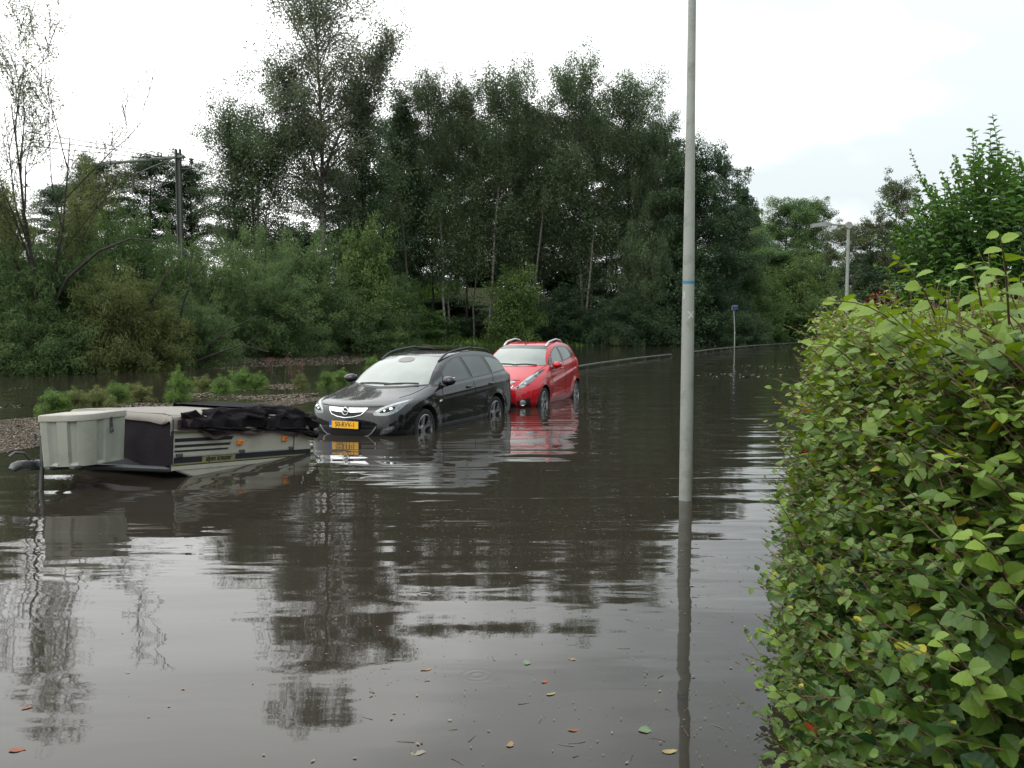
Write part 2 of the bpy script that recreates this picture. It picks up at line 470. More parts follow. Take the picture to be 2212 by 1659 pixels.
# rings of single raindrops
vo = n("ShaderNodeTexVoronoi"); vo.voronoi_dimensions = '2D'; vo.inputs["Scale"].default_value = 0.55
l(geo.outputs["Position"], vo.inputs["Vector"])
sx = n("ShaderNodeSeparateColor"); l(vo.outputs["Color"], sx.inputs["Color"])
gate = wmath('GREATER_THAN', sx.outputs[0], 0.62)
rad = wmath('MULTIPLY_ADD', sx.outputs[1], 0.07, 0.03)
fall = wmath('MAXIMUM', wmath('SUBTRACT', 1.0, wmath('DIVIDE', vo.outputs["Distance"], rad)), 0.0)
ring = wmath('MULTIPLY', wmath('SINE', wmath('MULTIPLY', vo.outputs["Distance"], 260.0)), wmath('MULTIPLY', fall, gate))
h = wmath('ADD', wmath('ADD', wmath('MULTIPLY', swell, 0.026), wmath('MULTIPLY', wmath('MULTIPLY', band, 0.013), bm_.outputs[0])), wmath('MULTIPLY', wmath('MULTIPLY', chop, 0.0072), mk.outputs[0]))
h = wmath('ADD', h, wmath('MULTIPLY', wmath('MULTIPLY', fine, 0.0006), mk.outputs[0]))
h = wmath('ADD', h, wmath('MULTIPLY', ring, 0.00022))
bp = n("ShaderNodeBump"); bp.inputs["Strength"].default_value = 1.0; bp.inputs["Distance"].default_value = 1.0
l(h, bp.inputs["Height"]); l(bp.outputs["Normal"], wb.inputs["Normal"])
wv = np.array([(-900, -400, 0), (900, -400, 0), (900, 900, 0), (-900, 900, 0)])
tag(link("water", np_mesh("water", wv, np.array([[0, 1, 2, 3]])), wm), kind="structure")

M_debris = leaf_mat("floating_chips", (0.07, 0.055, 0.040), (0.205, 0.168, 0.128), 0.8, 0.0)
M_specks = leaf_mat("pale_specks", (0.06, 0.048, 0.03), (0.19, 0.16, 0.115), 0.8, 0.0)
def in_poly(P, poly):
    c = np.zeros(len(P), bool); n_ = len(poly); j_ = n_ - 1
    for i_ in range(n_):
        xi, yi = poly[i_]; xj, yj = poly[j_]
        c ^= ((yi > P[:, 1]) != (yj > P[:, 1])) & (P[:, 0] < (xj - xi) * (P[:, 1] - yi) / (yj - yi + 1e-12) + xi)
        j_ = i_
    return c
def chips(name, poly, count, size, seed, zlo=0.004, edge=0.0, label=None, clump=1.4, thr=0.0):
    """small bits of wood and leaf afloat inside a ground polygon"""
    g = np.random.default_rng(seed); poly = np.array(poly)
    lo, hi = poly.min(0), poly.max(0)
    P = g.uniform(lo, hi, (count * 6, 2)); P = P[in_poly(P, poly)]
    if thr:
        f = np.sin(P[:, 0] * clump + 1.7 * np.sin(P[:, 1] * clump * 0.7 + seed)) + np.sin(P[:, 1] * clump * 1.3 + 1.3 * np.sin(P[:, 0] * clump * 0.6))
        P = P[f + g.normal(0, 0.5, len(P)) > thr]
    P = P[:count]; k = len(P)
    C = np.column_stack([P, g.uniform(zlo, zlo + 0.005, k)])
    D = np.column_stack([g.normal(0, 1, (k, 2)), g.normal(0, 0.05, k)])
    Nn = np.column_stack([g.normal(0, 0.07, (k, 2)), np.ones(k)])
    s = size * g.lognormal(0, 0.5, k)
    V, F = place_leaves(C, D, Nn, s, s * g.uniform(0.25, 0.8, k), LEAF_DIAMOND)
    o = link(name, np_mesh(name, V, F, (g.uniform(0, 1, k) ** 1.3) if size > .012 else g.uniform(.35, 1, k)), M_debris if size > .012 else M_specks)
    return tag(o, label, "debris", None, "stuff")
def g2(pts): return [tuple(gp(x, y).xy) for x, y in pts]
chips("floating_debris", g2([(-60, 990), (80, 966), (280, 938), (560, 888), (700, 864), (690, 858), (600, 866), (330, 893), (110, 900), (-60, 912)]), 62000, 0.022, 3,
      label="brown mat of wood chips and leaves drifted up behind the grey trailer")
chips("drift_debris", g2([(455, 798), (560, 793), (770, 786), (800, 776), (740, 768), (560, 774), (470, 784)]), 6000, 0.05, 4,
      label="far brown bank of drifted litter below the willow bushes")
chips("loose_debris", g2([(-60, 905), (60, 895), (75, 800), (-60, 800)]), 700, 0.07, 5, thr=0.9, label="scattered pale bits afloat on the dark water left of the weeds")
chips("weed_debris", g2([(60, 905), (330, 892), (640, 866), (700, 845), (620, 828), (330, 862), (60, 885)]), 9000, 0.045, 6, thr=0.3, label="thin drift of chips around the flooded weeds")
chips("road_debris", g2([(700, 1640), (1640, 1640), (1700, 1150), (1450, 1040), (900, 1040), (640, 1200)]), 2600, 0.0075, 7, thr=0.2, label="fine leaf litter scattered over the flooded road")
chips("foam_debris", g2([(1480, 800), (1500, 842), (1700, 842), (1800, 800), (1640, 772), (1500, 790)]), 260, 0.09, 8, thr=0.9, clump=0.9, label="pale flecks of foam before the thin blue sign post")
# ---------------------------------------------------------------- cars
def pchip(xk, yk, x):
    xk = np.asarray(xk, float); yk = np.asarray(yk, float); x = np.clip(x, xk[0], xk[-1])
    h_ = np.diff(xk); d = np.diff(yk) / h_; m = np.zeros(len(xk))
    for i_ in range(1, len(xk) - 1):
        if d[i_ - 1] * d[i_] > 0:
            w1 = 2 * h_[i_] + h_[i_ - 1]; w2 = h_[i_] + 2 * h_[i_ - 1]
            m[i_] = (w1 + w2) / (w1 / d[i_ - 1] + w2 / d[i_])
    m[0], m[-1] = d[0], d[-1]
    k = np.clip(np.searchsorted(xk, x) - 1, 0, len(xk) - 2)
    t = (x - xk[k]) / h_[k]
    return ((1 + 2 * t) * (1 - t) ** 2 * yk[k] + t * (1 - t) ** 2 * h_[k] * m[k] + t * t * (3 - 2 * t) * yk[k + 1] + t * t * (t - 1) * h_[k] * m[k + 1])

def car_paint(name, col, coat=1.0, rough=0.3, flake=0.0):
    m, t, b = new_mat(name)
    setp(b, col=col, rough=rough, coat=coat, coatr=0.035)
    b.inputs["Metallic"].default_value = flake
    b.inputs['Specular IOR Level'].default_value = 0.05
    n = t.nodes.new; l = t.links.new
    co = n("ShaderNodeTexCoord")
    v = n("ShaderNodeTexVoronoi"); v.inputs["Scale"].default_value = 130.0
    l(co.outputs["Object"], v.inputs["Vector"])
    r_ = n("ShaderNodeMapRange"); r_.inputs[1].default_value = 0.0; r_.inputs[2].default_value = 0.32; r_.inputs[3].default_value = 1.0; r_.inputs[4].default_value = 0.0
    l(v.outputs["Distance"], r_.inputs[0])
    sc_ = n("ShaderNodeSeparateColor"); l(v.outputs["Color"], sc_.inputs["Color"])
    g_ = n("ShaderNodeMath"); g_.operation = 'GREATER_THAN'; g_.inputs[1].default_value = 0.72; l(sc_.outputs[0], g_.inputs[0])
    mu = n("ShaderNodeMath"); mu.operation = 'MULTIPLY'; l(r_.outputs[0], mu.inputs[0]); l(g_.outputs[0], mu.inputs[1])
    bp_ = n("ShaderNodeBump"); bp_.inputs["Distance"].default_value = 0.0012; bp_.inputs["Strength"].default_value = 0.6
    l(mu.outputs[0], bp_.inputs["Height"]); l(bp_.outputs["Normal"], b.inputs["Coat Normal"])
    return m

M_black_paint = car_paint("black_paint", (0.004, 0.0045, 0.006), 0.95, 0.35)
M_red_paint = car_paint("red_paint", (0.38, 0.007, 0.015), 1.0, 0.4)
M_trim = mat("black_plastic", (0.012, 0.012, 0.013), 0.5, var=0.2, scale=20)
M_well = mat("wheel_well", (0.006, 0.006, 0.006), 0.9, var=0.2)
M_tyre = mat("tyre_rubber", (0.014, 0.014, 0.014), 0.75, var=0.25, scale=15, dirt=(0.05, 0.045, 0.04), dirt_amt=0.4, dscale=8)
M_alloy = mat("alloy", (0.36, 0.37, 0.38), 0.32, 0.9, var=0.08, dirt=(0.12, 0.11, 0.1), dirt_amt=0.6, dscale=14)
M_chrome = mat("chrome", (0.86, 0.87, 0.88), 0.12, 1.0, var=0.03)
M_satin = mat("satin_rail", (0.62, 0.64, 0.66), 0.35, 0.85, var=0.05)
M_lampbowl = mat("lamp_bowl", (0.17, 0.185, 0.19), 0.25, 0.9, var=0.5, scale=22, bump=0.01, bscale=35)
M_amber = mat("amber_lens", (0.75, 0.20, 0.015), 0.25, var=0.1, coat=0.6)
M_redlens = mat("red_lens", (0.45, 0.012, 0.012), 0.2, var=0.1, coat=0.8)
M_yellow = mat("plate_yellow", (0.82, 0.42, 0.02), 0.45, var=0.05)
M_plateblue = mat("plate_blue", (0.02, 0.07, 0.42), 0.45, var=0.05)
M_ink = mat("plate_ink", (0.012, 0.010, 0.012), 0.5, var=0.05)
M_strip = mat("lamp_reflector", (0.36, 0.38, 0.38), 0.35, 0.3, var=0.15, scale=20)
M_white = mat("white_paint", (0.75, 0.75, 0.74), 0.5, var=0.05)
def glass_mat(name, col, rough=0.04, ior=1.5, var=0.3, coat=0.0):
    m = mat(name, col, rough, var=var, scale=2.2, coat=coat)
    m.node_tree.nodes["Principled BSDF"].inputs["IOR"].default_value = ior
    return m
M_screen = glass_mat("misted_windscreen", (0.16, 0.185, 0.17), 0.06, 1.75, 0.35)
M_sideglass = glass_mat("tinted_side_glass", (0.036, 0.050, 0.045), 0.04, 1.6, 0.4)
M_paleglass = glass_mat("pale_side_glass", (0.12, 0.15, 0.135), 0.04, 1.6, 0.4)
M_clear, ct_, cb_ = new_mat("clear_lens")
setp(cb_, col=(0.9, 0.92, 0.92), rough=0.03, ior=1.5); cb_.inputs["Transmission Weight"].default_value = 0.0; cb_.inputs["Alpha"].default_value = 0.22

def text_mesh(body, size, mt, parent, M, name="lettering", extrude=0.001, shear=0.0, xs=1.0, bold=0.0):
    cu = bpy.data.curves.new("txt", 'FONT')
    cu.body = body; cu.size = size; cu.extrude = extrude; cu.align_x = 'CENTER'; cu.align_y = 'CENTER'; cu.shear = shear; cu.offset = bold
    o = bpy.data.objects.new("txt", cu); COL.objects.link(o)
    dg = bpy.context.evaluated_depsgraph_get(); dg.update()
    me = bpy.data.meshes.new_from_object(o.evaluated_get(dg))
    bpy.data.objects.remove(o); bpy.data.curves.remove(cu)
    me.transform(M @ Matrix.Diagonal((xs, 1, 1, 1)))
    me.materials.clear()
    return link(name, me, mt, parent)

class Car:
    """body = stack of level outlines; local x forward from the front bumper (x = -s), y to the car's left, z up from the road"""
    def __init__(s, root, zf, zr, zw, bulge, rbulge, corner, belt, rise, axles, wr, tw, crease, paint, arch=0.06):
        s.root = root; s.axles = axles; s.wr = wr; s.tw = tw
        zs = np.unique(np.concatenate([np.linspace(zf[0][0], 0.62, 20), np.linspace(0.62, belt + 0.1, 46), np.linspace(belt + 0.1, zf[0][-1] - 0.06, 22), np.linspace(zf[0][-1] - 0.06, zf[0][-1], 10)]))
        nf, ns, nr = 14, 44, 14
        V = []
        for z in zs:
            sf, sr = float(pchip(*zf, z)), float(pchip(*zr, z))
            b, rb, c = float(np.interp(z, *bulge)), float(np.interp(z, *rbulge)), float(np.interp(z, *corner))
            def hw(sv):
                zz = z - rise * np.clip((sv - 1.4) / 2.6, 0, 1) * np.clip((z - 0.7) / 0.3, 0, 1)
                w = pchip(*zw, zz)
                L_ = zr[1].max()
                w = w * (1 - 0.055 * (np.clip(1.2 - sv, 0, 2) / 1.2) ** 2 - 0.05 * (np.clip(sv - (L_ - 1.1), 0, 2) / 1.1) ** 2)
                for (cz, amp, wid, s0, s1, dz) in crease:
                    czz = cz + dz * (sv - s0)
                    w = w + amp * np.exp(-((z - czz) / wid) ** 2) * np.clip((sv - s0) / 0.3, 0, 1) * np.clip((s1 - sv) / 0.3, 0, 1)
                for ax in axles:   # flared arches
                    dd = np.hypot(sv - ax, z - wr)
                    w = w + 0.018 * np.exp(-((dd - wr - arch) / 0.07) ** 2) * (z < 0.85)
                return w
            y = np.sin(np.linspace(0, np.pi / 2, nf + 1)) ** 0.9
            W0 = float(hw(np.array([sf + b + c]))[0])
            c = min(c, W0 * 0.9); c2 = min(c, (sr - sf) * 0.25); 
            yy = y * W0
            cc = np.clip((yy - (W0 - c)) / c, 0, 1)
            front = np.stack([sf + b * y ** 2 + c2 * (1 - np.sqrt(1 - cc ** 2)), yy], 1)
            s0 = front[-1, 0]
            W1 = float(hw(np.array([sr - rb - c2]))[0])
            y1 = y * W1; c1 = np.clip((y1 - (W1 - c)) / c, 0, 1)
            rear = np.stack([sr - rb * y ** 2 - c2 * (1 - np.sqrt(1 - c1 ** 2)), y1], 1)[::-1]
            s1 = rear[0, 0]
            if s1 < s0 + 0.05: s1 = s0 + 0.05
            sv = np.linspace(s0, s1, ns + 1)[1:-1]
            side = np.stack([sv, hw(sv)], 1)
            half = np.concatenate([front, side, rear])
            full = np.concatenate([half, half[1:-1][::-1] * np.array([1, -1])])
            V.append(np.column_stack([-full[:, 0], full[:, 1], np.full(len(full), z)]))
        m = len(V[0]); k = len(zs)
        mb = MB()
        mb.V = [tuple(p) for r in V for p in r]
        for i_ in range(k - 1):
            for j_ in range(m):
                j2 = (j_ + 1) % m
                mb.F.append((i_ * m + j_, (i_ + 1) * m + j_, (i_ + 1) * m + j2, i_ * m + j2))
        mb.F.append(tuple(range(m))); mb.F.append(tuple((k - 1) * m + j_ for j_ in range(m - 1, -1, -1)))
        s.bvh = BVHTree.FromPolygons([Vector(v) for v in mb.V], mb.F[:-2])
        o = mb.build("body", None, root, smooth=False)
        # wheel arches are cut out of the body
        cut = MB()
        for ax in axles:
            for sd in (1, -1):
                pr = [(0.0, 0.46), (wr + 0.055, 0.46), (wr + 0.055, 1.2), (0.0, 1.2)]
                cut.lathe([(r_, sd * h_) for r_, h_ in pr], 'y', 48, (-ax, 0, wr + 0.01))
        bmc = bmesh.new(); mec = bpy.data.meshes.new("c"); mec.from_pydata(cut.V, [], cut.F); bmc.from_mesh(mec)
        bmesh.ops.remove_doubles(bmc, verts=bmc.verts[:], dist=1e-5); bmesh.ops.recalc_face_normals(bmc, faces=bmc.faces[:]); bmc.to_mesh(mec); bmc.free()
        co = bpy.data.objects.new("c", mec); COL.objects.link(co); co.parent = root
        bb = bmesh.new(); bb.from_mesh(o.data); bmesh.ops.recalc_face_normals(bb, faces=bb.faces[:]); bb.to_mesh(o.data); bb.free()
        md = o.modifiers.new("b", 'BOOLEAN'); md.operation = 'DIFFERENCE'; md.object = co; md.solver = 'EXACT'
        dg = bpy.context.evaluated_depsgraph_get(); dg.update()
        me = bpy.data.meshes.new_from_object(o.evaluated_get(dg))
        o.modifiers.clear(); old = o.data; o.data = me; bpy.data.meshes.remove(old); bpy.data.objects.remove(co)
        me.materials.clear(); me.materials.append(paint); me.materials.append(M_well)
        for p in me.polygons:
            c_ = p.center
            dd = min(math.hypot(-c_.x - ax, c_.z - wr - 0.01) for ax in axles)
            inside = dd < wr + 0.0565 and (abs(abs(c_.y) - 0.46) < 0.004 or abs(p.normal.y) < 0.25) and abs(c_.y) > 0.45
            p.material_index = 1 if inside or p.normal.z < -0.9 else 0
            p.use_smooth = True
        me.set_sharp_from_angle(angle=R(32))
        s.body = o
    def cast(s, axis, u, v):
        if axis == 'L': o, d = Vector((-u, 2, v)), Vector((0, -1, 0))
        elif axis == 'R': o, d = Vector((-u, -2, v)), Vector((0, 1, 0))
        elif axis == 'F': o, d = Vector((1, u, v)), Vector((-1, 0, 0))
        elif axis == 'B': o, d = Vector((-7, u, v)), Vector((1, 0, 0))
        else: o, d = Vector((-u, v, 3)), Vector((0, 0, -1))
        h_ = s.bvh.ray_cast(o, d)
        if h_[0] is None: return None
        nrm = h_[1] if h_[1].dot(d) < 0 else -h_[1]
        return h_[0], nrm
    def decal(s, name, axis, poly, mt, off=0.004, step=0.045, parent=None, smooth=0, depth=0.01, label=None):
        """panel laid on the body inside a side/front/top-view outline, with a small edge down into the body"""
        for _ in range(smooth):
            q = []
            for a, b in zip(poly, poly[1:] + poly[:1]):
                q += [(a[0] * .75 + b[0] * .25, a[1] * .75 + b[1] * .25), (a[0] * .25 + b[0] * .75, a[1] * .25 + b[1] * .75)]
            poly = q
        ring = []
        for a, b in zip(poly, poly[1:] + poly[:1]):
            k = max(1, int(math.hypot(a[0] - b[0], a[1] - b[1]) / step))
            ring += [(a[0] + (b[0] - a[0]) * t / k, a[1] + (b[1] - a[1]) * t / k) for t in range(k)]
        A = np.array(ring); lo, hi = A.min(0), A.max(0)
        gx, gy = np.meshgrid(np.arange(lo[0] + step / 2, hi[0], step), np.arange(lo[1] + step / 2, hi[1], step))
        G = np.column_stack([gx.ravel(), gy.ravel()])
        if len(G):
            G = G[in_poly(G, ring)]
            if len(G): G = G[np.min(np.linalg.norm(G[:, None] - A[None], axis=2), 1) > step * 0.4]
        pts = [Vector(p) for p in ring] + [Vector(p) for p in G]
        n_ = len(ring)
        r_ = geometry.delaunay_2d_cdt(pts, [(i_, (i_ + 1) % n_) for i_ in range(n_)], [], 1, 1e-6)
        vs, fs = r_[0], r_[2]
        hit = [s.cast(axis, v[0], v[1]) for v in vs]
        good = [i_ for i_, h_ in enumerate(hit) if h_]
        mp_ = {g_: k for k, g_ in enumerate(good)}
        mb = MB()
        mb.V = [tuple(hit[i_][0] + hit[i_][1] * off) for i_ in good]
        mb.F = [tuple(mp_[i_] for i_ in f) for f in fs if all(i_ in mp_ for i_ in f)]
        bm = bmesh.new(); me = bpy.data.meshes.new(name); me.from_pydata(mb.V, [], mb.F); bm.from_mesh(me)
        bm.verts.ensure_lookup_table()
        dirv = {'L': Vector((0, 1, 0)), 'R': Vector((0, -1, 0)), 'F': Vector((1, 0, 0)), 'B': Vector((-1, 0, 0)), 'T': Vector((0, 0, 1))}[axis]
        bm.normal_update()
        for f in bm.faces:
            if f.normal.dot(dirv) < 0: f.normal_flip()
        if depth > 0:
            be = [e for e in bm.edges if e.is_boundary]
            nv = {}
            for e in be:
                for v in e.verts:
                    if v not in nv: nv[v] = bm.verts.new(v.co - hit[good[v.index]][1] * depth if v.index >= 0 and v.index < len(good) else v.co)
            for e in be:
                a, b = e.verts
                try: bm.faces.new((a, b, nv[b], nv[a]))
                except ValueError: pass
        for f in bm.faces: f.smooth = True
        bm.to_mesh(me); bm.free()
        me.set_sharp_from_angle(angle=R(45))
        o = link(name, me, mt, parent or s.root)
        if label: o["label"] = label
        return o
    def line(s, name, axis, pts, wid, mt, off=0.003, parent=None, depth=0.006):
        P_ = [Vector(p) for p in pts]; Lf = []; Rt = []
        for i_, p in enumerate(P_):
            t = (P_[min(i_ + 1, len(P_) - 1)] - P_[max(i_ - 1, 0)]).normalized()
            nn = Vector((-t.y, t.x)) * wid / 2
            Lf.append(tuple(p + nn)); Rt.append(tuple(p - nn))
        return s.decal(name, axis, Lf + Rt[::-1], mt, off, max(wid, 0.04), parent, 0, depth)
    def bar(s, mb, axis, pts, rad, off=0.0, n_=8):
        q = []
        for p in pts:
            h_ = s.cast(axis, *p)
            if h_: q.append(h_[0] + h_[1] * off)
        mb.tube(q, rad, n_); return mb
    def wheels(s, width, spokes, yout):
        r = s.wr; rr = r * 0.70
        for ax in s.axles:
            for sd in (1, -1):
                w = empty("wheel", (-ax, sd * (yout - width / 2), r)); w.parent = s.root
                if sd < 0: w.rotation_euler = (0, 0, math.pi)
                t = MB(); hw = width / 2
                t.lathe([(rr, -hw * .85), (r * .93, -hw), (r * .985, -hw * .8), (r, -hw * .3), (r, hw * .3), (r * .985, hw * .8), (r * .955, hw * .97), (r * .88, hw * 1.03), (rr * 1.06, hw * .92), (rr, hw * .86)], 'y', 48)
                t.build("tyre", M_tyre, w, True)
                q = MB()
                q.lathe([(rr, hw * .86), (rr * 1.045, hw * .93), (rr * .99, hw * .97), (rr * .93, hw * .8), (rr * .9, -hw * .6), (0.001, -hw * .6)], 'y', 48)
                q.lathe([(0.001, hw * .66), (.055, hw * .66), (.066, hw * .5), (.066, 0)], 'y', 24)
                for k in range(spokes):
                    th = 2 * math.pi * k / spokes + 0.31
                    u = Vector((math.cos(th), 0, math.sin(th))); v = Vector((-math.sin(th), 0, math.cos(th)))
                    a0, a1, w0, w1 = .04, rr * .95, .030, .052
                    pts = []
                    for (a, ww, hh) in ((a0, w0, hw * .62), ((a0 + a1) / 2, w0 * .95, hw * .72), (a1, w1, hw * .80)):
                        for (sg_, dh) in ((-1, -.03), (-.75, 0), (.75, 0), (1, -.03)):
                            pts.append(u * a + v * ww * sg_ + Vector((0, hh + dh, 0)))
                    fs = []
                    for i_ in range(2):
                        for j_ in range(3): fs.append((i_ * 4 + j_, i_ * 4 + j_ + 1, i_ * 4 + j_ + 5, i_ * 4 + j_ + 4))
                    q.add(pts, fs)
                q.build("rim", M_alloy, w, False)
                d = MB(); d.lathe([(0.001, -hw * .2), (rr * .62, -hw * .2), (rr * .62, -hw * .5)], 'y', 24); d.build("brake_disc", M_well, w)

def mirror(car, s0, z0, paint, yb, size=(0.13, 0.24, 0.15), side=1, foot=True):
    mb = MB()
    bm = bmesh.new(); bmesh.ops.create_uvsphere(bm, u_segments=20, v_segments=12, radius=0.5)
    for v in bm.verts:
        x_, y_, z_ = v.co
        k = 1.0 - 0.25 * (y_ + .5)
        v.co = Vector((max(x_, -0.18) * size[0] * 1.3, y_ * size[1], z_ * size[2] * (0.78 + 0.3 * (0.5 - y_))))
    M = Matrix.Translation((-s0, side * (yb + size[1] * .62), z0)) @ Matrix.Diagonal((1, side, 1, 1)) @ Matrix.Rotation(R(-8), 4, 'Z')
    bm.verts.index_update()
    mb.add([M @ v.co for v in bm.verts], [[v.index for v in f.verts] for f in bm.faces]); bm.free()
    o = mb.build("mirror", paint, car.root, True)
    a = MB(); a.box((-s0, side * (yb + .03), z0 - size[2] * .42), (0.10, 0.20, 0.045), None, 0.015)
    a.build("mirror_arm", M_trim, o)
    g_ = MB(); g_.box((-s0 - size[0] * .262, side * (yb + size[1] * .60), z0), (0.004, size[1] * .78, size[2] * .68), None, 0.0015)
    g_.build("mirror_glass", M_chrome, o)
    return o

def car_root(name, fw, rw, ax0, outer, depth, label, cat):
    d = (Vector(rw) - Vector(fw)).normalized(); f = -d; left = Vector((-f.y, f.x))
    c = Vector(fw) - left * outer + f * ax0
    return empty(name, (c.x, c.y, -depth), math.atan2(f.y, f.x), label, cat)

A_ = lambda *p: (np.array(p[0::2], float), np.array(p[1::2], float))
# ---- black estate
br = car_root("estate_car", (-1.36, 14.58), (-0.30, 17.01), 0.95, 0.895, 0.285, "black estate car with yellow number plate standing in flood water", "car")
bc = Car(br,
    zf=A_(.16, .14, .22, .07, .32, .02, .42, 0, .52, .01, .62, .03, .70, .075, .75, .14, .79, .26, .83, .44, .87, .64, .91, .83, .95, 1.0, .985, 1.13, 1.03, 1.22, 1.12, 1.38, 1.22, 1.57, 1.32, 1.78, 1.40, 1.99, 1.45, 2.20, 1.48, 2.45, 1.497, 2.72, 1.505, 2.95),
    zr=A_(.16, 4.52, .25, 4.62, .4, 4.68, .55, 4.70, .7, 4.68, .9, 4.63, 1.0, 4.57, 1.2, 4.41, 1.34, 4.27, 1.41, 4.17, 1.45, 4.02, 1.48, 3.72, 1.497, 3.4, 1.505, 3.15),
    zw=A_(.16, .78, .22, .83, .32, .875, .45, .892, .6, .90, .75, .895, .86, .885, .93, .865, .965, .835, 1.0, .81, 1.1, .775, 1.2, .735, 1.3, .685, 1.38, .63, 1.42, .59, 1.45, .535, 1.48, .42, 1.497, .28, 1.505, .16),
    bulge=A_(.16, .22, .5, .26, .7, .30, .9, .34, 1.0, .30, 1.2, .22, 1.5, .22), rbulge=A_(.16, .15, .9, .16, 1.5, .2),
    corner=A_(.16, .22, .7, .26, .86, .24, 1.0, .10, 1.3, .09, 1.5, .2), belt=.94, rise=.10, axles=(.95, 3.635), wr=.325, tw=.895,
    crease=((.80, .016, .05, 1.2, 4.3, .035), (.34, .012, .06, 1.3, 3.3, .0)), paint=M_black_paint)
bc.wheels(.215, 5, .885)
bc.decal("windscreen", 'F', [(-.70, 1.0), (-.35, .975), (0, .965), (.35, .975), (.70, 1.0), (.655, 1.12), (.60, 1.26), (.52, 1.405), (.25, 1.425), (0, 1.43), (-.25, 1.425), (-.52, 1.405), (-.60, 1.26), (-.655, 1.12)], M_screen, .006, .06)
bc.decal("mirror_mount", 'F', [(-.13, 1.34), (0, 1.325), (.13, 1.34), (.15, 1.37), (.1, 1.40), (0, 1.408), (-.1, 1.40), (-.15, 1.37)], mat("sensor_cover", (.10, .085, .082), .3, var=.1), .011, .04, None, 1)
M_pillar = mat("gloss_black_pillar", (0.010, 0.010, 0.011), .15, var=.1)
for sd in ('L', 'R'):
    bc.decal("window_surround", sd, [(1.36, .965), (1.62, .975), (2.7, 1.02), (3.6, 1.065), (4.20, 1.10), (4.245, 1.15), (4.20, 1.22), (4.02, 1.33), (3.72, 1.385), (3.2, 1.42), (2.7, 1.425), (2.3, 1.395), (2.0, 1.315), (1.72, 1.18), (1.48, 1.045)], M_pillar, .003, .06)
    bc.decal("quarter_window", sd, [(1.43, .985), (1.66, .998), (1.70, 1.12), (1.50, 1.035)], M_sideglass, .008, .05)
    bc.decal("front_window", sd, [(1.74, 1.0), (2.66, 1.04), (2.585, 1.24), (2.50, 1.39), (2.32, 1.375), (2.03, 1.30), (1.76, 1.17)], M_sideglass, .008, .06)
    bc.decal("rear_window", sd, [(2.79, 1.045), (3.50, 1.078), (3.47, 1.2), (3.33, 1.385), (2.95, 1.40), (2.64, 1.40), (2.70, 1.24)], M_sideglass, .008, .06)
    bc.decal("cargo_window", sd, [(3.63, 1.085), (4.16, 1.115), (4.19, 1.15), (4.12, 1.22), (3.98, 1.30), (3.72, 1.355), (3.50, 1.368), (3.58, 1.22)], M_paleglass if sd == 'L' else M_sideglass, .008, .06)
    y_ = 1 if sd == 'L' else -1
    rl = MB(); bc.bar(rl, 'T', [(2.02 + .1 * k, y_ * (.545 + .02 * math.sin(k / 21 * math.pi))) for k in range(22)], .016, .0)
    q = rl.V; rl2 = MB()
    pts = [bc.cast('T', 2.0 + .1 * k, y_ * .565) for k in range(22)]
    rl2.tube([h_[0] + Vector((0, 0, .006 + .045 * min(1, min(k, 21 - k) / 2.5))) for k, h_ in enumerate(pts)], .017, 8)
    rl2.build("roof_rail", M_trim, br, True)
    for nm, pl in (("door_seam", [(1.60, .36), (1.53, .62), (1.50, .80), (1.55, .93)]), ("door_seam", [(2.74, .34), (2.74, .7), (2.72, 1.0)]), ("door_seam", [(3.58, 1.06), (3.42, .82), (3.22, .66), (3.16, .42)])):
        bc.line(nm, sd, pl, .011, M_well, .0025, None, .004)
    for sx_ in (2.52, 3.42):
        h_ = bc.cast(sd, sx_, .90); mb = MB()
        mb.tube([h_[0] + Vector((.10, -y_ * .002, 0)), h_[0] + Vector((.07, y_ * .028, 0)), h_[0] + Vector((-.07, y_ * .028, .004)), h_[0] + Vector((-.10, -y_ * .002, .004))], .017, 8)
        hd_ = mb.build("door_handle", M_black_paint, br, True)
    bc.decal("side_indicator", sd, [(1.40, .72), (1.48, .73), (1.49, .755), (1.41, .748)], M_white, .008, .03, None, 1)
    mirror(bc, 1.62, 1.05, M_black_paint, .80, (.15, .25, .17), y_)
    # lamps
    def my(p): return [(y_ * a, b) for a, b in p]
    hl = bc.decal("headlight", 'F', my([(.43, .605), (.56, .595), (.66, .60), (.755, .645), (.805, .72), (.822, .83), (.74, .81), (.62, .762), (.50, .700)]), M_lampbowl, .005, .03, None, 1)
    bc.decal("light_strip", 'F', my([(.45, .632), (.50, .684), (.62, .745), (.74, .794), (.795, .808), (.785, .775), (.66, .735), (.55, .682)]), M_strip, .009, .03, hl, 1)
    bc.decal("lamp_pod", 'F', my([(.53, .635), (.66, .648), (.72, .69), (.715, .735), (.60, .69), (.54, .66)]), M_well, .009, .03, hl, 1)
    for (a, b, r_) in ((.675, .695, .034), (.60, .665, .024)):
        hh = bc.cast('F', y_ * a, b)
        q = MB(); q.lathe([(r_ * k / 6, .02 * math.sqrt(1 - (k / 6) ** 2)) for k in range(7)], 'y', 18)
        o_ = q.build("lamp_lens", M_chrome, hl, True); o_.data.transform(Matrix.Translation(hh[0] + hh[1] * .004) @ hh[1].to_track_quat('Y', 'Z').to_matrix().to_4x4())
    fl = bc.decal("fog_light", 'F', my([(.545, .305), (.66, .33), (.735, .375), (.765, .445), (.69, .435), (.60, .40), (.565, .36)]), M_lampbowl, .005, .03, None, 1)
    bc.line("lower_blade", 'F', my([(.50, .425), (.47, .385), (.43, .335), (.37, .295), (.27, .275), (.12, .268)]), .012, M_satin, .010)
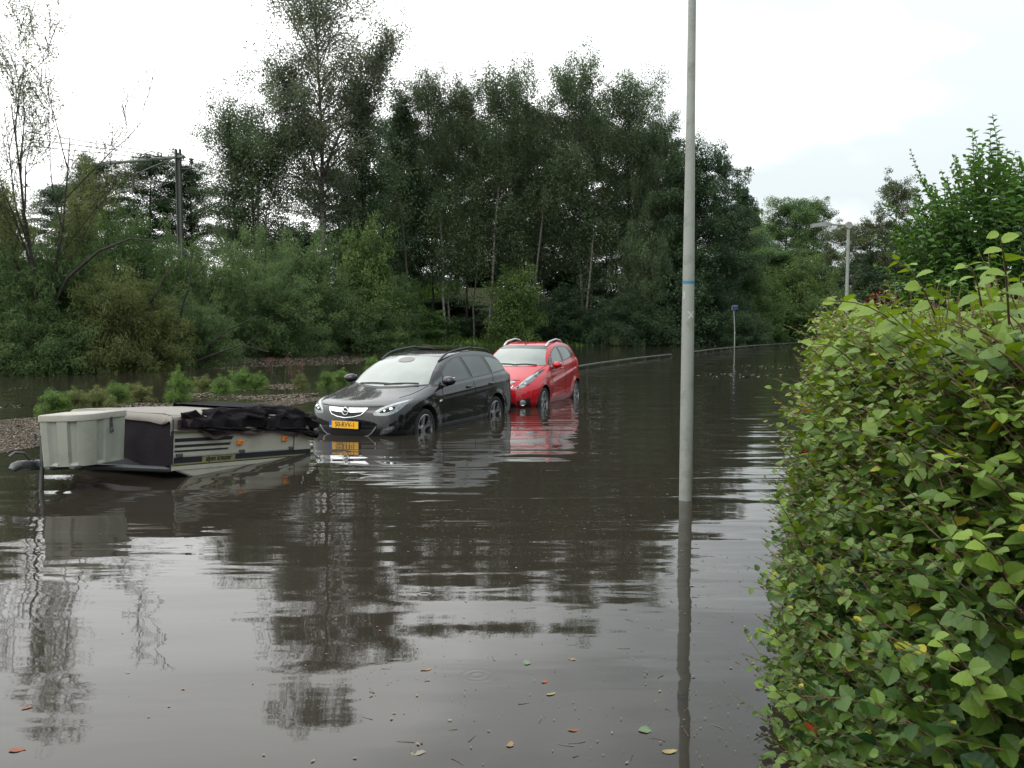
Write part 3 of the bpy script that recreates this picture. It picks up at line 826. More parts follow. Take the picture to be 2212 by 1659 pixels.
    bc.decal("tail_light", 'L' if y_ > 0 else 'R', [(4.28, .80), (4.45, .80), (4.52, .95), (4.42, 1.06), (4.32, 1.02)], M_redlens, .006, .04, None, 1)
gr = bc.decal("grille", 'F', [(-.315, .695), (0, .69), (.315, .695), (.345, .69), (.27, .60), (.15, .565), (0, .55), (-.15, .565), (-.27, .60), (-.345, .69)], M_trim, .004, .035)
q = MB()
bc.bar(q, 'F', [(-.34, .692), (-.30, .64), (-.26, .602), (-.15, .572), (0, .556), (.15, .572), (.26, .602), (.30, .64), (.34, .692)], .008, .008); q.build("grille_frame", M_chrome, gr, True)
bc.decal("chrome_bar", 'F', [(-.345, .705), (0, .70), (.345, .705), (.318, .655), (.16, .640), (0, .635), (-.16, .640), (-.318, .655)], M_chrome, .013, .035, gr)
for zz in (.578, .595, .612, .629):
    w_ = .10 + (zz - .56) * 2.4
    bc.line("grille_slat", 'F', [(-w_, zz), (0, zz - .006), (w_, zz)], .006, M_well, .0075, gr)
hh = bc.cast('F', 0, .66); bz = hh[0] + Vector((.03, 0, 0))
q = MB(); q.lathe([(.050, -.008), (.061, -.008), (.064, 0), (.061, .008), (.050, .008), (.047, 0), (.050, -.008)], 'y', 32)
e_ = q.build("emblem", M_chrome, gr, True); e_.data.transform(Matrix.Translation(bz) @ Matrix.Rotation(R(90), 4, 'Z'))
q = MB(); q.box((bz.x - .014, 0, bz.z), (.012, .098, .098), None, .004)
q2 = MB(); zig = [(-.066, .006), (.012, .006), (-.004, .020), (.066, -.004), (.066, -.008), (-.012, -.008), (.004, -.020), (-.066, .002)]
zig = [(-.07, .012), (.018, .010), (.002, .004), (.07, -.006), (.07, -.012), (-.018, -.010), (-.002, -.004), (-.07, .006)]
vv = [(bz.x + .006, a, bz.z + b) for a, b in zig] + [(bz.x - .006, a, bz.z + b) for a, b in zig]
q2.add(vv, [tuple(range(8)), tuple(range(15, 7, -1))] + [(i_, (i_ + 1) % 8, 8 + (i_ + 1) % 8, 8 + i_) for i_ in range(8)])
q2.build("emblem_bolt", M_chrome, gr)
bc.decal("emblem_back", 'F', [(.05 * math.cos(t), .66 + .05 * math.sin(t)) for t in np.linspace(0, 2 * math.pi, 20)[:-1]], M_well, .016, .03, gr)
bc.decal("lower_grille", 'F', [(-.47, .40), (-.2, .385), (.2, .385), (.47, .40), (.40, .31), (.3, .285), (-.3, .285), (-.40, .31)], M_trim, .004, .04)
# number plate
hh = bc.cast('F', 0, .455); px = hh[0].x + .018
pl = MB(); pl.box((px, 0, .455), (.012, .535, .128), None, .004); plo = pl.build("number_plate", M_trim, br)
q = MB(); q.box((px + .0075, .022, .455), (.004, .475, .110), None, .001); q.build("plate_face", M_yellow, plo)
q = MB(); q.box((px + .0075, -.238, .455), (.004, .045, .110), None, .001); q.build("country_band", M_plateblue, plo)
MT = lambda y__, z__: Matrix.Translation((px + .0105, y__, z__)) @ Matrix.Rotation(R(90), 4, 'Z') @ Matrix.Rotation(R(90), 4, 'X')
text_mesh("50-RVV-1", .105, M_ink, plo, MT(.022, .455), "plate_lettering", .0008, 0, .86, .0012)
text_mesh("NL", .034, M_white, plo, MT(-.238, .425), "country_lettering", .0008)
# bonnet and scuttle
bc.line("bonnet_seam", 'T', [(.62, .60), (.80, .655), (1.0, .69), (1.2, .705), (1.36, .715)], .012, M_well, .0025, None, .004)
bc.line("bonnet_seam", 'T', [(.62, -.60), (.80, -.655), (1.0, -.69), (1.2, -.705), (1.36, -.715)], .012, M_well, .0025, None, .004)
bc.line("bonnet_seam", 'F', [(-.56, .735), (-.3, .722), (0, .717), (.3, .722), (.56, .735)], .010, M_well, .0025, None, .004)
bc.decal("scuttle", 'F', [(-.69, .998), (-.35, .97), (0, .958), (.35, .97), (.69, .998), (.68, .985), (.35, .955), (0, .942), (-.35, .955), (-.68, .985)], M_trim, .004, .05)
for a0, a1, z0, z1 in ((-.50, .12, .985, .998), (.02, .56, .985, 1.005)):
    q = MB(); bc.bar(q, 'F', [(a0 + (a1 - a0) * k / 8, z0 + (z1 - z0) * k / 8 + .012 * math.sin(k / 8 * math.pi)) for k in range(9)], .010, .018); q.build("wiper", M_trim, br, True)
q = MB(); hh = bc.cast('T', 3.9, 0); q.tube([hh[0] + Vector((0, 0, -.01)), hh[0] + Vector((-.02, 0, .05)), hh[0] + Vector((-.10, 0, .17))], [.018, .008, .003], 8); q.build("antenna", M_trim, br, True)

# ---- red hatchback
rr_ = car_root("hatchback_car", (0.68, 19.03), (1.47, 21.2), 0.72, 0.79, 0.19, "small red hatchback with silver roof rails parked behind the black estate", "car")
rc = Car(rr_,
    zf=A_(.15, .12, .22, .06, .32, .01, .44, 0, .55, .01, .64, .05, .70, .11, .76, .20, .82, .32, .88, .48, .94, .66, .99, .82, 1.03, .94, 1.08, 1.03, 1.16, 1.14, 1.26, 1.29, 1.36, 1.46, 1.43, 1.61, 1.48, 1.80, 1.505, 2.02, 1.52, 2.35),
    zr=A_(.15, 3.50, .25, 3.58, .4, 3.63, .55, 3.64, .75, 3.62, .95, 3.57, 1.1, 3.49, 1.25, 3.39, 1.38, 3.27, 1.43, 3.18, 1.48, 2.98, 1.505, 2.75, 1.52, 2.5),
    zw=A_(.15, .70, .22, .74, .32, .775, .45, .79, .6, .795, .75, .79, .88, .775, .96, .755, 1.02, .725, 1.1, .70, 1.2, .668, 1.3, .63, 1.38, .59, 1.43, .545, 1.48, .45, 1.505, .33, 1.52, .16),
    bulge=A_(.15, .2, .5, .24, .7, .28, .9, .30, 1.05, .24, 1.2, .18, 1.5, .18), rbulge=A_(.15, .12, .9, .12, 1.5, .15),
    corner=A_(.15, .2, .7, .24, .9, .22, 1.02, .10, 1.3, .09, 1.5, .18), belt=1.0, rise=.16, axles=(.72, 3.095), wr=.292, tw=.79,
    crease=((.62, .018, .05, 1.0, 3.4, .12), (.33, .016, .05, 1.0, 2.9, .03)), paint=M_red_paint)
rr_.scale = (1, 1, .968)
rc.wheels(.175, 5, .785)
rc.decal("windscreen", 'F', [(-.655, 1.04), (-.3, 1.015), (0, 1.008), (.3, 1.015), (.655, 1.04), (.61, 1.16), (.565, 1.29), (.505, 1.425), (.25, 1.44), (0, 1.445), (-.25, 1.44), (-.505, 1.425), (-.565, 1.29), (-.61, 1.16)], M_screen, .006, .06)
rc.decal("shade_band", 'F', [(-.535, 1.37), (0, 1.385), (.535, 1.37), (.50, 1.43), (0, 1.448), (-.50, 1.43)], mat("sunstrip", (.05, .06, .055), .08, var=.1), .009, .05)
for sd in ('L', 'R'):
    y_ = 1 if sd == 'L' else -1
    def my(p): return [(y_ * a, b) for a, b in p]
    rc.decal("window_surround", sd, [(1.20, 1.035), (1.45, 1.03), (2.1, 1.07), (2.7, 1.13), (3.03, 1.175), (3.07, 1.22), (2.98, 1.31), (2.78, 1.39), (2.35, 1.425), (1.95, 1.415), (1.66, 1.34), (1.40, 1.20)], M_pillar, .003, .06)
    rc.decal("front_window", sd, [(1.46, 1.055), (2.11, 1.09), (2.08, 1.25), (2.02, 1.398), (1.86, 1.375), (1.68, 1.315), (1.49, 1.20)], M_paleglass, .008, .06)
    rc.decal("quarter_window", sd, [(1.26, 1.05), (1.41, 1.055), (1.43, 1.16), (1.33, 1.12)], M_sideglass, .008, .05)
    rc.decal("rear_window", sd, [(2.22, 1.10), (2.70, 1.145), (2.86, 1.165), (2.76, 1.30), (2.64, 1.375), (2.30, 1.40), (2.13, 1.40), (2.19, 1.25)], M_paleglass, .008, .06)
    for pl in ([(1.30, .34), (1.24, .62), (1.20, .85), (1.26, 1.02)], [(2.18, .34), (2.19, .7), (2.17, 1.07)], [(2.92, 1.15), (2.84, .88), (2.62, .70), (2.56, .45)]):
        rc.line("door_seam", sd, pl, .010, M_well, .0025, None, .004)
    h_ = rc.cast(sd, 1.98, .93); mb = MB()
    mb.tube([h_[0] + Vector((.09, -y_ * .002, 0)), h_[0] + Vector((.06, y_ * .026, 0)), h_[0] + Vector((-.06, y_ * .026, .004)), h_[0] + Vector((-.09, -y_ * .002, .004))], .017, 8)
    mb.build("door_handle", M_red_paint, rr_, True)
    rl2 = MB(); pts = [rc.cast('T', 1.72 + .065 * k, y_ * .485) for k in range(19)]
    rl2.tube([h__[0] + Vector((0, 0, .004 + .062 * min(1, min(k, 18 - k) / 3.0) ** .7 * .8)) for k, h__ in enumerate(pts)], .020, 8)
    rl2.build("roof_rail", M_satin, rr_, True)
    mirror(rc, 1.36, 1.04, M_red_paint, .72, (.15, .22, .16), y_)
    hl = rc.decal("headlight", 'F', my([(.365, .585), (.43, .585), (.55, .63), (.645, .73), (.685, .84), (.692, .955), (.63, .93), (.55, .86), (.45, .72)]), M_lampbowl, .006, .03, None, 1)
    rc.decal("light_strip", 'F', my([(.405, .64), (.46, .72), (.56, .84), (.625, .905), (.64, .88), (.585, .79), (.50, .69)]), M_strip, .010, .03, hl, 1)
    rc.decal("lamp_end", 'F', my([(.635, .92), (.655, .86), (.68, .88), (.692, .96)]), M_trim, .010, .03, hl)
    for (a, b, r_) in ((.545, .705, .060), (.625, .845, .036), (.415, .615, .02)):
        hh = rc.cast('F', y_ * a, b)
        q = MB(); q.lathe([(r_ * 1.12, 0), (r_ * 1.12, .012), (r_, .016)] + [(r_ * (6 - k) / 6, .012 + .02 * math.sqrt(1 - ((6 - k) / 6) ** 2)) for k in range(1, 7)], 'y', 20)
        o_ = q.build("lamp_lens", M_lampbowl, hl, True); o_.data.transform(Matrix.Translation(hh[0] + hh[1] * .004) @ hh[1].to_track_quat('Y', 'Z').to_matrix().to_4x4())
    fs_ = rc.decal("fog_light_surround", 'F', my([(.40, .33), (.62, .40), (.655, .395), (.645, .22), (.50, .21), (.44, .245)]), M_trim, .006, .03)
    hh = rc.cast('F', y_ * .515, .30)
    q = MB(); q.lathe([(.052, 0), (.066, .004), (.066, .022), (.054, .024), (.050, .006), (.001, .010)], 'y', 28)
    o_ = q.build("fog_light", M_chrome, fs_, True); o_.data.transform(Matrix.Translation(hh[0] + hh[1] * .004) @ hh[1].to_track_quat('Y', 'Z').to_matrix().to_4x4())
    rc.line("sill_crease", sd, [(1.08, .30), (1.6, .315), (2.2, .345), (2.7, .385)], .02, M_red_paint, .008)
    rc.decal("tail_light", sd, [(3.20, .86), (3.38, .86), (3.46, 1.05), (3.34, 1.14), (3.24, 1.08)], M_redlens, .006, .04, None, 1)
    q = MB()
    rc.bar(q, 'F', my([(.0, .735), (.15, .735), (.30, .728), (.325, .712), (.30, .700), (.15, .695), (0, .695)]), .007, .008)
    rc.bar(q, 'F', my([(0, .662), (.15, .66), (.30, .652), (.315, .640), (.25, .56), (.20, .525), (.1, .51), (0, .505)]), .008, .008)
    q.build("grille_frame", M_chrome, rr_, True)
    rc.decal("grille", 'F', my([(0, .655), (.15, .652), (.29, .645), (.24, .56), (.19, .53), (0, .51)]), M_trim, .004, .03)
    rc.decal("upper_grille", 'F', my([(0, .73), (.15, .73), (.29, .722), (.30, .708), (.15, .70), (0, .70)]), M_trim, .004, .03)
rc.decal("lower_grille", 'F', [(-.33, .30), (-.2, .325), (.2, .325), (.33, .30), (.38, .23), (.3, .18), (-.3, .18), (-.38, .23)], M_trim, .004, .04)
rc.line("bonnet_seam", 'F', [(-.40, .76), (-.2, .752), (0, .75), (.2, .752), (.40, .76)], .010, M_well, .0025, None, .004)
rc.line("bonnet_seam", 'T', [(.62, .56), (.8, .60), (1.0, .64), (1.18, .665)], .010, M_well, .0025, None, .004)
for a0, a1 in ((-.45, .10), (.0, .50)):
    q = MB(); rc.bar(q, 'F', [(a0 + (a1 - a0) * k / 8, 1.03 + .018 * math.sin(k / 8 * math.pi)) for k in range(9)], .010, .018); q.build("wiper", M_trim, rr_, True)
q = MB(); hh = rc.cast('T', 1.78, 0); q.tube([hh[0] + Vector((0, 0, -.01)), hh[0] + Vector((-.005, 0, .035)), hh[0] + Vector((-.012, 0, .085))], [.026, .012, .004], 8); q.build("antenna", M_trim, rr_, True)
# ---------------------------------------------------------------- folding trailer
M_grp = mat("grey_plastic", (0.26, 0.27, 0.225), 0.5, var=0.10, scale=5, bump=0.0015, bscale=140, dirt=(0.15, 0.155, 0.12), dirt_amt=0.6, dscale=4)
M_lid = mat("grey_lid", (0.31, 0.30, 0.255), 0.5, var=0.10, scale=5, bump=0.0015, bscale=140, dirt=(0.18, 0.175, 0.14), dirt_amt=0.5, dscale=5)
M_panel = mat("cream_panel", (0.40, 0.385, 0.32), 0.35, var=0.06, scale=3, dirt=(0.22, 0.20, 0.15), dirt_amt=0.45, dscale=2.5)
M_stripe = mat("black_stripe", (0.014, 0.015, 0.022), 0.4, var=0.1)
M_olive = mat("olive_stripe", (0.20, 0.19, 0.075), 0.45, var=0.1)
M_steel = mat("dull_steel", (0.10, 0.105, 0.11), 0.5, 0.6, var=0.3, scale=12, bump=0.002, dirt=(0.09, 0.05, 0.03), dirt_amt=0.6, dscale=7)
M_galv = mat("galvanised", (0.075, 0.078, 0.08), 0.45, 0.6, var=0.25, scale=14)
M_cover = mat("faded_cover", (0.215, 0.20, 0.175), 0.85, var=0.12, scale=4, bump=0.004, bscale=30, dirt=(0.15, 0.13, 0.11), dirt_amt=0.6, dscale=3)
M_tarp = mat("dark_tarp", (0.012, 0.010, 0.012), 0.9, var=0.3, scale=6, bump=0.006, bscale=22)
M_tarp.node_tree.nodes['Principled BSDF'].inputs['Specular IOR Level'].default_value = .12
M_lining = mat("maroon_lining", (0.055, 0.028, 0.030), 0.7, var=0.3, scale=9, bump=0.005, bscale=25)
TL = Vector((-3.76, 10.13, 0.117)); TD = Vector((0.451, 0.893, 0)).normalized()
tr = empty("folding_trailer", TL, 0, "grey and cream folding camping trailer nosing up out of the flood water", "trailer")
TM = Matrix.Translation(TL) @ Matrix.Rotation(math.atan2(TD.y, TD.x), 4, 'Z') @ Matrix.Rotation(R(4.5), 4, 'Y')
tr.matrix_world = TM
TI = TM.inverted()
W_ = 1.62
prof = [(0, -.02), (0, .455), (.02, .47), (1.0, .445), (2.03, .405), (2.15, .385), (2.26, .335), (2.34, .26), (2.38, .16), (2.385, .05), (2.34, -.16), (.3, -.10), (.06, -.02)]
def extrude(prof, y0, y1, bev=0.0):
    bm = bmesh.new()
    a = [bm.verts.new((x, y0, z)) for x, z in prof]; b = [bm.verts.new((x, y1, z)) for x, z in prof]
    bm.faces.new(a); bm.faces.new(b[::-1])
    n_ = len(prof)
    for i_ in range(n_): bm.faces.new((a[i_], b[i_], b[(i_ + 1) % n_], a[(i_ + 1) % n_]))
    bmesh.ops.recalc_face_normals(bm, faces=bm.faces[:])
    if bev: bmesh.ops.bevel(bm, geom=[e for e in bm.edges if abs(e.verts[0].co.y - e.verts[1].co.y) < 1e-6], offset=bev, segments=2, affect='EDGES')
    m = MB(); bm.verts.index_update(); m.add([v.co for v in bm.verts], [[v.index for v in f.verts] for f in bm.faces]); bm.free()
    return m
bo_ = extrude(prof, 0, W_, .012).build("body", [M_panel, M_stripe], tr, False)
for p_ in bo_.data.polygons:
    if p_.normal.x < -.8 or p_.normal.z < -.3: p_.material_index = 1
def sidebar(name, a0, a1, z0, z1, mt, off=.004, slant=0.0, parent=None, th=.004):
    q = MB(); v = [(a0, -off, z0), (a1, -off, z0), (a1 + slant, -off, z1), (a0, -off, z1)]
    v += [(x, th - off + .003, z) for x, _, z in v]
    q.add(v, [(0, 1, 2, 3), (7, 6, 5, 4), (0, 4, 5, 1), (1, 5, 6, 2), (2, 6, 7, 3), (3, 7, 4, 0)])
    return q.build(name, mt, parent or tr)
sidebar("stripe", .03, .90, .302, .341, M_stripe, slant=.035)
sidebar("stripe", .03, .87, .240, .268, M_stripe, slant=.025)
sidebar("stripe", .03, .84, .188, .208, M_stripe, slant=.018)
sidebar("olive_line", .03, 2.02, .388, .400, M_olive)
sidebar("olive_line", .02, 2.36, .046, .060, M_olive)
sidebar("thin_line", .03, 2.02, .403, .409, M_stripe)
sidebar("thin_line", .02, 2.36, .036, .044, M_stripe)
sidebar("dark_band", .02, .44, .064, .124, M_stripe)
sidebar("dark_band", .97, 2.37, .064, .124, M_stripe, slant=.003)
nb = sidebar("name_band", .445, .965, .060, .126, M_olive, slant=.012)
text_mesh("alpen kreuzer", .085, M_stripe, nb, Matrix.Translation((.70, -.0065, .094)) @ Matrix.Rotation(R(90), 4, 'X'), "lettering", .0008, .12, .86, .0016)
sidebar("alloy_rail", .03, 2.03, .130, .144, M_satin, .012, th=.012)
sidebar("base_rail", .0, 2.30, -.012, .030, M_panel, .008, th=.006)
sidebar("panel_seam", 2.022, 2.036, .062, .402, M_stripe, .003)
for a, z in ((1.03, .262), (1.83, .278)):
    q = MB(); q.box((a, -.016, z), (.088, .032, .058), None, .007); o_ = q.build("side_lamp", M_amber, tr)
    q = MB(); q.box((a + .012, -.033, z), (.014, .004, .014), None, .001); q.build("lamp_screw", M_stripe, o_)
for a in (.09, 1.07, 1.97):
    q = MB(); q.box((a, -.014, .152), (.085, .024, .042), None, .006); q.build("hinge", M_steel, tr)
# soft cover over the folded top
def cov(a, q):
    """q 0..1 from hem on the visible side over the top to the far hem"""
    topz = .605 + .03 * a / 2.2 - .10 * max(0, (a - 1.75) / .6) ** 2
    hem = .43 - .03 * a
    e = .15
    if q < .12: return Vector((a, -.022, hem + (q / .12) * .05))
    if q > .88: return Vector((a, W_ + .022, hem + ((1 - q) / .12) * .05))
    t = (q - .12) / .76
    th = math.pi * t; k = .24
    y = W_ / 2 - (W_ / 2 + .022) * (abs(math.cos(th)) ** k) * (1 if math.cos(th) > 0 else -1)
    z = hem + .05 + (topz - hem - .05) * abs(math.sin(th)) ** .24
    return Vector((a, y, z))
def covn(a, q):
    d1 = cov(a + .01, q) - cov(a - .01, q); d2 = cov(a, min(1, q + .005)) - cov(a, max(0, q - .005))
    n_ = d1.cross(d2); n_.normalize()
    c = Vector((a, W_ / 2, .3)); return n_ if n_.dot(cov(a, q) - c) > 0 else -n_
from mathutils import noise as mnoise
def fold(a, q, s, amp):
    v = mnoise.noise(Vector((a * 1.9 + q * 4.0, q * 6.5 - a * 2.4, s))) ; w = mnoise.noise(Vector((a * 1.1, q * 14 + a * 2.2, s + 4)))
    return amp * (1 - abs(v) * 3.2) * .8 + amp * .7 * (1 - abs(w) * 2.4)
def sheet(name, a0, a1, q0, q1, na, nq, off, amp, seed, mt, parent, mask=None, hemf=None, lining=None):
    m = MB(); idx = {}
    for i_ in range(na + 1):
        a = a0 + (a1 - a0) * i_ / na
        lo = q0 if hemf is None else hemf(a)
        for j_ in range(nq + 1):
            q = lo + (q1(a) - lo) * j_ / nq if callable(q1) else lo + (q1 - lo) * j_ / nq
            qq = max(0.0, q)
            p = cov(min(max(a, 0), 2.33), qq) + covn(min(max(a, 0.02), 2.3), max(.001, qq)) * (off + fold(a, q, seed, amp))
            if q < 0: p.z += q * 1.1; p.y -= .006
            p.x = a + .5 * amp * mnoise.noise(Vector((a * 3, q * 6, seed + 9)))
            idx[i_, j_] = len(m.V); m.V.append(tuple(p))
    for i_ in range(na):
        for j_ in range(nq):
            m.F.append((idx[i_, j_], idx[i_ + 1, j_], idx[i_ + 1, j_ + 1], idx[i_, j_ + 1]))
    o = m.build(name, mt, parent, True)
    return o
cv = sheet("soft_cover", -.03, 2.30, .0, 1.0, 60, 60, .006, .006, 2, M_cover, tr)
# end of the cover hanging over the front edge
m = MB()
for i_ in range(41):
    b = cov(0, i_ / 40)
    top = b + Vector((-.03, 0, .004)); w = .012 * mnoise.noise(Vector((i_ * .4, 3, 0)))
    hemz = .515 - .02 * math.sin(i_ * .5) - .05 * (i_ < 6)
    m.V += [tuple(top), tuple(top + Vector((-.025 + w, 0, -.03))), (-.06 + w, b.y, min(top.z - .05, hemz + .02)), (-.05 - w, b.y, min(top.z - .06, hemz))]
for i_ in range(40):
    for k in range(3): m.F.append((i_ * 4 + k, i_ * 4 + 4 + k, i_ * 4 + 5 + k, i_ * 4 + 1 + k))
m.build("cover_end", M_cover, tr, True)
# dark cloth hanging down the front board
m = MB(); nb_, nz_ = 46, 12
for i_ in range(nb_ + 1):
    for k in range(nz_ + 1):
        y = -.035 + (W_ + .05) * i_ / nb_; t = k / nz_
        z = .55 - t * (.50 + .05 * math.sin(y * 6))
        x = -.025 - .03 * t * abs(math.sin(y * 7 + 1.2 * mnoise.noise(Vector((y * 2, z * 3, 1))))) - .015 * mnoise.noise(Vector((y * 5, z * 5, 8)))
        m.V.append((x, y, z))
for i_ in range(nb_):
    for k in range(nz_): m.F.append((i_ * (nz_ + 1) + k, (i_ + 1) * (nz_ + 1) + k, (i_ + 1) * (nz_ + 1) + k + 1, i_ * (nz_ + 1) + k + 1))
m.build("front_cloth", M_tarp, tr, True)
# drawbar, coupling, nose wheel
CY = .82
q = MB()
for sg_ in (-1, 1):
    q.tube([(.02, CY + sg_ * .76, -.005), (-.35, CY + sg_ * .46, .02), (-.95, CY + sg_ * .06, .05)], .035, 8)
q.box((-.55, CY, .03), (.7, .07, .07)); q.box((-.98, CY, .05), (.36, .08, .09), None, .01)
q.build("drawbar", M_galv, tr)
q = MB(); q.box((-1.18, CY, .07), (.16, .085, .085), None, .02); q.tube([(-1.24, CY, .07), (-1.30, CY, .05), (-1.33, CY, .02)], [.05, .05, .035], 10)
o_ = q.build("coupling", M_steel, tr, True)
q = MB(); q.tube([(-1.12, CY, .11), (-1.20, CY, .19), (-1.30, CY, .20), (-1.36, CY, .16)], .014, 8); q.build("coupling_handle", M_steel, o_, True)
q = MB(); q.tube([(-.98, CY, .06), (-.86, CY, .065), (-.74, CY, .07)], [.045, .055, .04], 12); q.build("overrun_damper", M_trim, tr, True)
q = MB(); q.tube([(-1.06, CY - .10, .36), (-1.06, CY - .10, -.22)], .024, 10); q.box((-1.06, CY - .06, .08), (.06, .10, .07), None, .008)
q.tube([(-1.06, CY - .10, .36), (-1.10, CY - .10, .36), (-1.20, CY - .16, .355)], .009, 6); q.tube([(-1.20, CY - .16, .345), (-1.20, CY - .16, .40)], .018, 8)
o_ = q.build("jockey_stand", M_galv, tr, True)
q = MB(); q.lathe([(.001, -.03), (.07, -.03), (.085, -.02), (.085, .02), (.07, .03), (.001, .03)], 'y', 20, (-1.06, CY - .10, -.28)); q.build("jockey_wheel", M_tyre, o_, True)
for sd in (0, 1):
    q = MB(); q.lathe([(.10, -.07), (.20, -.075), (.235, -.05), (.235, .05), (.20, .075), (.10, .07)], 'y', 28, (1.2, .12 if sd == 0 else W_ - .12, -.22)); q.build("wheel", M_tyre, tr, True)
# nose box
fl_, fr_, br_, bl_ = gp(79, 898.4, .79), gp(183, 896.6, .79), gp(276, 883.4, .80), gp(137, 889, .80)
def round_plan(pts, rads, k=12):
    out = []
    n_ = len(pts)
    for i_ in range(n_):
        p, a, b = pts[i_], pts[i_ - 1], pts[(i_ + 1) % n_]
        u, v = (a - p).normalized(), (b - p).normalized(); r_ = rads[i_]
        s_, e_ = p + u * r_, p + v * r_
        for t in np.linspace(0, 1, k): out.append(s_ * (1 - t) ** 2 + p * 2 * t * (1 - t) + e_ * t * t)
    return out
def dens(pts, st=.012):
    o = []
    for a, b in zip(pts, pts[1:] + pts[:1]):
        k = max(1, int((b - a).length / st))
        o += [a + (b - a) * t / k for t in range(k)]
    return o
plan0 = [Vector((p.x, p.y)) for p in (bl_, fl_, fr_, br_)]
cen = sum(plan0, Vector((0, 0))) / 4
def ringbox(m, plan, zs, cap0=True, cap1=True):
    """plan(i,z) gives offset ring"""
    base = len(m.V); n_ = len(plan[0])
    for r_, z in zip(plan, zs):
        for p in r_: m.V.append(tuple(TI @ Vector((p.x, p.y, z))))
    for k in range(len(zs) - 1):
        for i_ in range(n_): m.F.append((base + k * n_ + i_, base + k * n_ + (i_ + 1) % n_, base + (k + 1) * n_ + (i_ + 1) % n_, base + (k + 1) * n_ + i_))
    if cap0: m.F.append(tuple(base + i_ for i_ in range(n_))[::-1])
    if cap1: m.F.append(tuple(base + (len(zs) - 1) * n_ + i_ for i_ in range(n_)))
lidp = dens(round_plan(plan0, [.03, .03, .20, .03]))
seg = lambda p, a, b: max(0, min(1, (p - a).dot(b - a) / (b - a).length_squared))
def boxring(z, t):
    sc = .965 - .06 * t
    out = []
    for p in lidp:
        df = abs((p - plan0[1]).cross((plan0[2] - plan0[1]).normalized())); ds = abs((p - plan0[2]).cross((plan0[3] - plan0[2]).normalized()))
        ins = 0
        f1, f2 = seg(p, plan0[1], plan0[2]), seg(p, plan0[2], plan0[3])
        if df < .03 and (.19 < f1 < .36 or .64 < f1 < .80): ins = .032
        if ds < .03 and df > .05 and (.30 < f2 < .50 or .66 < f2 < .86): ins = .018
        if not (.02 < t < .93): ins = 0
        v = p - cen
        out.append(cen + v * (sc - ins / max(.1, v.length)))
    return out
zs_ = [.735, .727, .722, .60, .45, .30, .292, .265, .255]
ts_ = [(.735 - z) / .48 for z in zs_]
m = MB(); ringbox(m, [boxring(z, t) for z, t in zip(zs_, ts_)], zs_)
sb = m.build("storage_box", M_grp, tr, False)
sb.data.polygons.foreach_set("use_smooth", [True] * len(sb.data.polygons)); sb.data.set_sharp_from_angle(angle=R(28))
m = MB(); z0, z1 = .725, .79
ringbox(m, [[cen + (p - cen) * s_ for p in lidp] for s_ in (.985, 1.0, 1.0, .985, .90, .88, .84)], [z0, z0 + .004, z1 - .01, z1, z1 + .006, z1 - .004, z1 + .006])
ld = m.build("lid", M_lid, sb, False); ld.data.polygons.foreach_set("use_smooth", [True] * len(ld.data.polygons)); ld.data.set_sharp_from_angle(angle=R(28))
pm = plan0[2].lerp(plan0[3], .60); nn = (plan0[3] - plan0[2]).normalized(); nn = Vector((nn.y, -nn.x))
pq = pm + nn * -.012
Rt = Matrix.Rotation(math.atan2((plan0[3] - plan0[2]).y, (plan0[3] - plan0[2]).x), 3, 'Z')
q = MB(); q.box((pq.x, pq.y, .665), (.036, .03, .15), Rt, .006); q.box((pq.x + nn.x * .016, pq.y + nn.y * .016, .655), (.026, .012, .05), Rt, .004)
q.V = [tuple(TI @ Vector(v)) for v in q.V]; q.build("latch", M_galv, sb)
q = MB(); q.box((pq.x + nn.x * .012, pq.y + nn.y * .012, .60), (.034, .034, .055), Rt, .010); q.V = [tuple(TI @ Vector(v)) for v in q.V]; q.build("padlock", M_steel, sb)
q = MB()
for t in (.18, .75):
    p = plan0[1].lerp(plan0[2], t); v = p - cen; p = cen + v * .9; q.box((p.x, p.y, .25), (.09, .07, .03), Rt, .004)
q.V = [tuple(TI @ Vector(v)) for v in q.V]; q.build("bracket", M_steel, tr)
# ---- loose tarpaulin thrown over the trailer
tp = empty("tarpaulin", TL, 0, "rumpled dark tarpaulin thrown over the rear of the folding trailer", "tarpaulin")
tp.matrix_world = TM
hem = lambda a: .03 - .10 * sstep(.25, .6, np.array([a]))[0] + .05 * sstep(.6, 1.2, np.array([a]))[0] - .13 * sstep(1.9, 2.3, np.array([a]))[0] + .02 * math.sin(a * 9)
def tarp_top(a):
    f = lambda p, q_: float(sstep(p, q_, np.array([a]))[0])
    return .02 + .10 * f(.05, .2) + .32 * f(.30, .62) - .15 * f(.95, 1.15) + .40 * f(1.15, 1.5) + .12 * f(1.8, 2.2) + .02 * math.sin(a * 17)
sheet("upper_sheet", .08, 2.42, 0, tarp_top, 190, 70, .020, .045, 11, M_tarp, tp, hemf=lambda a: hem(a) + .055)
sheet("maroon_edge", .02, 2.05, 0, lambda a: hem(a) + .10, 110, 10, .020, .014, 21, M_lining, tp, hemf=hem)
sheet("lower_fold", .03, 2.36, 0, lambda a: hem(a) + .16 + .04 * math.sin(a * 4), 150, 26, .036, .036, 31, M_tarp, tp, hemf=lambda a: hem(a) + .055)
q = MB(); q.tube([cov(2.0, .13) + Vector((0, -.03, .0)), cov(1.75, .30) + Vector((0, 0, .06)), cov(1.55, .42) + Vector((0, 0, .055)), cov(1.3, .47) + Vector((0, 0, .03))], .014, 6)
q.build("rope_hem", M_tarp, tp, True)

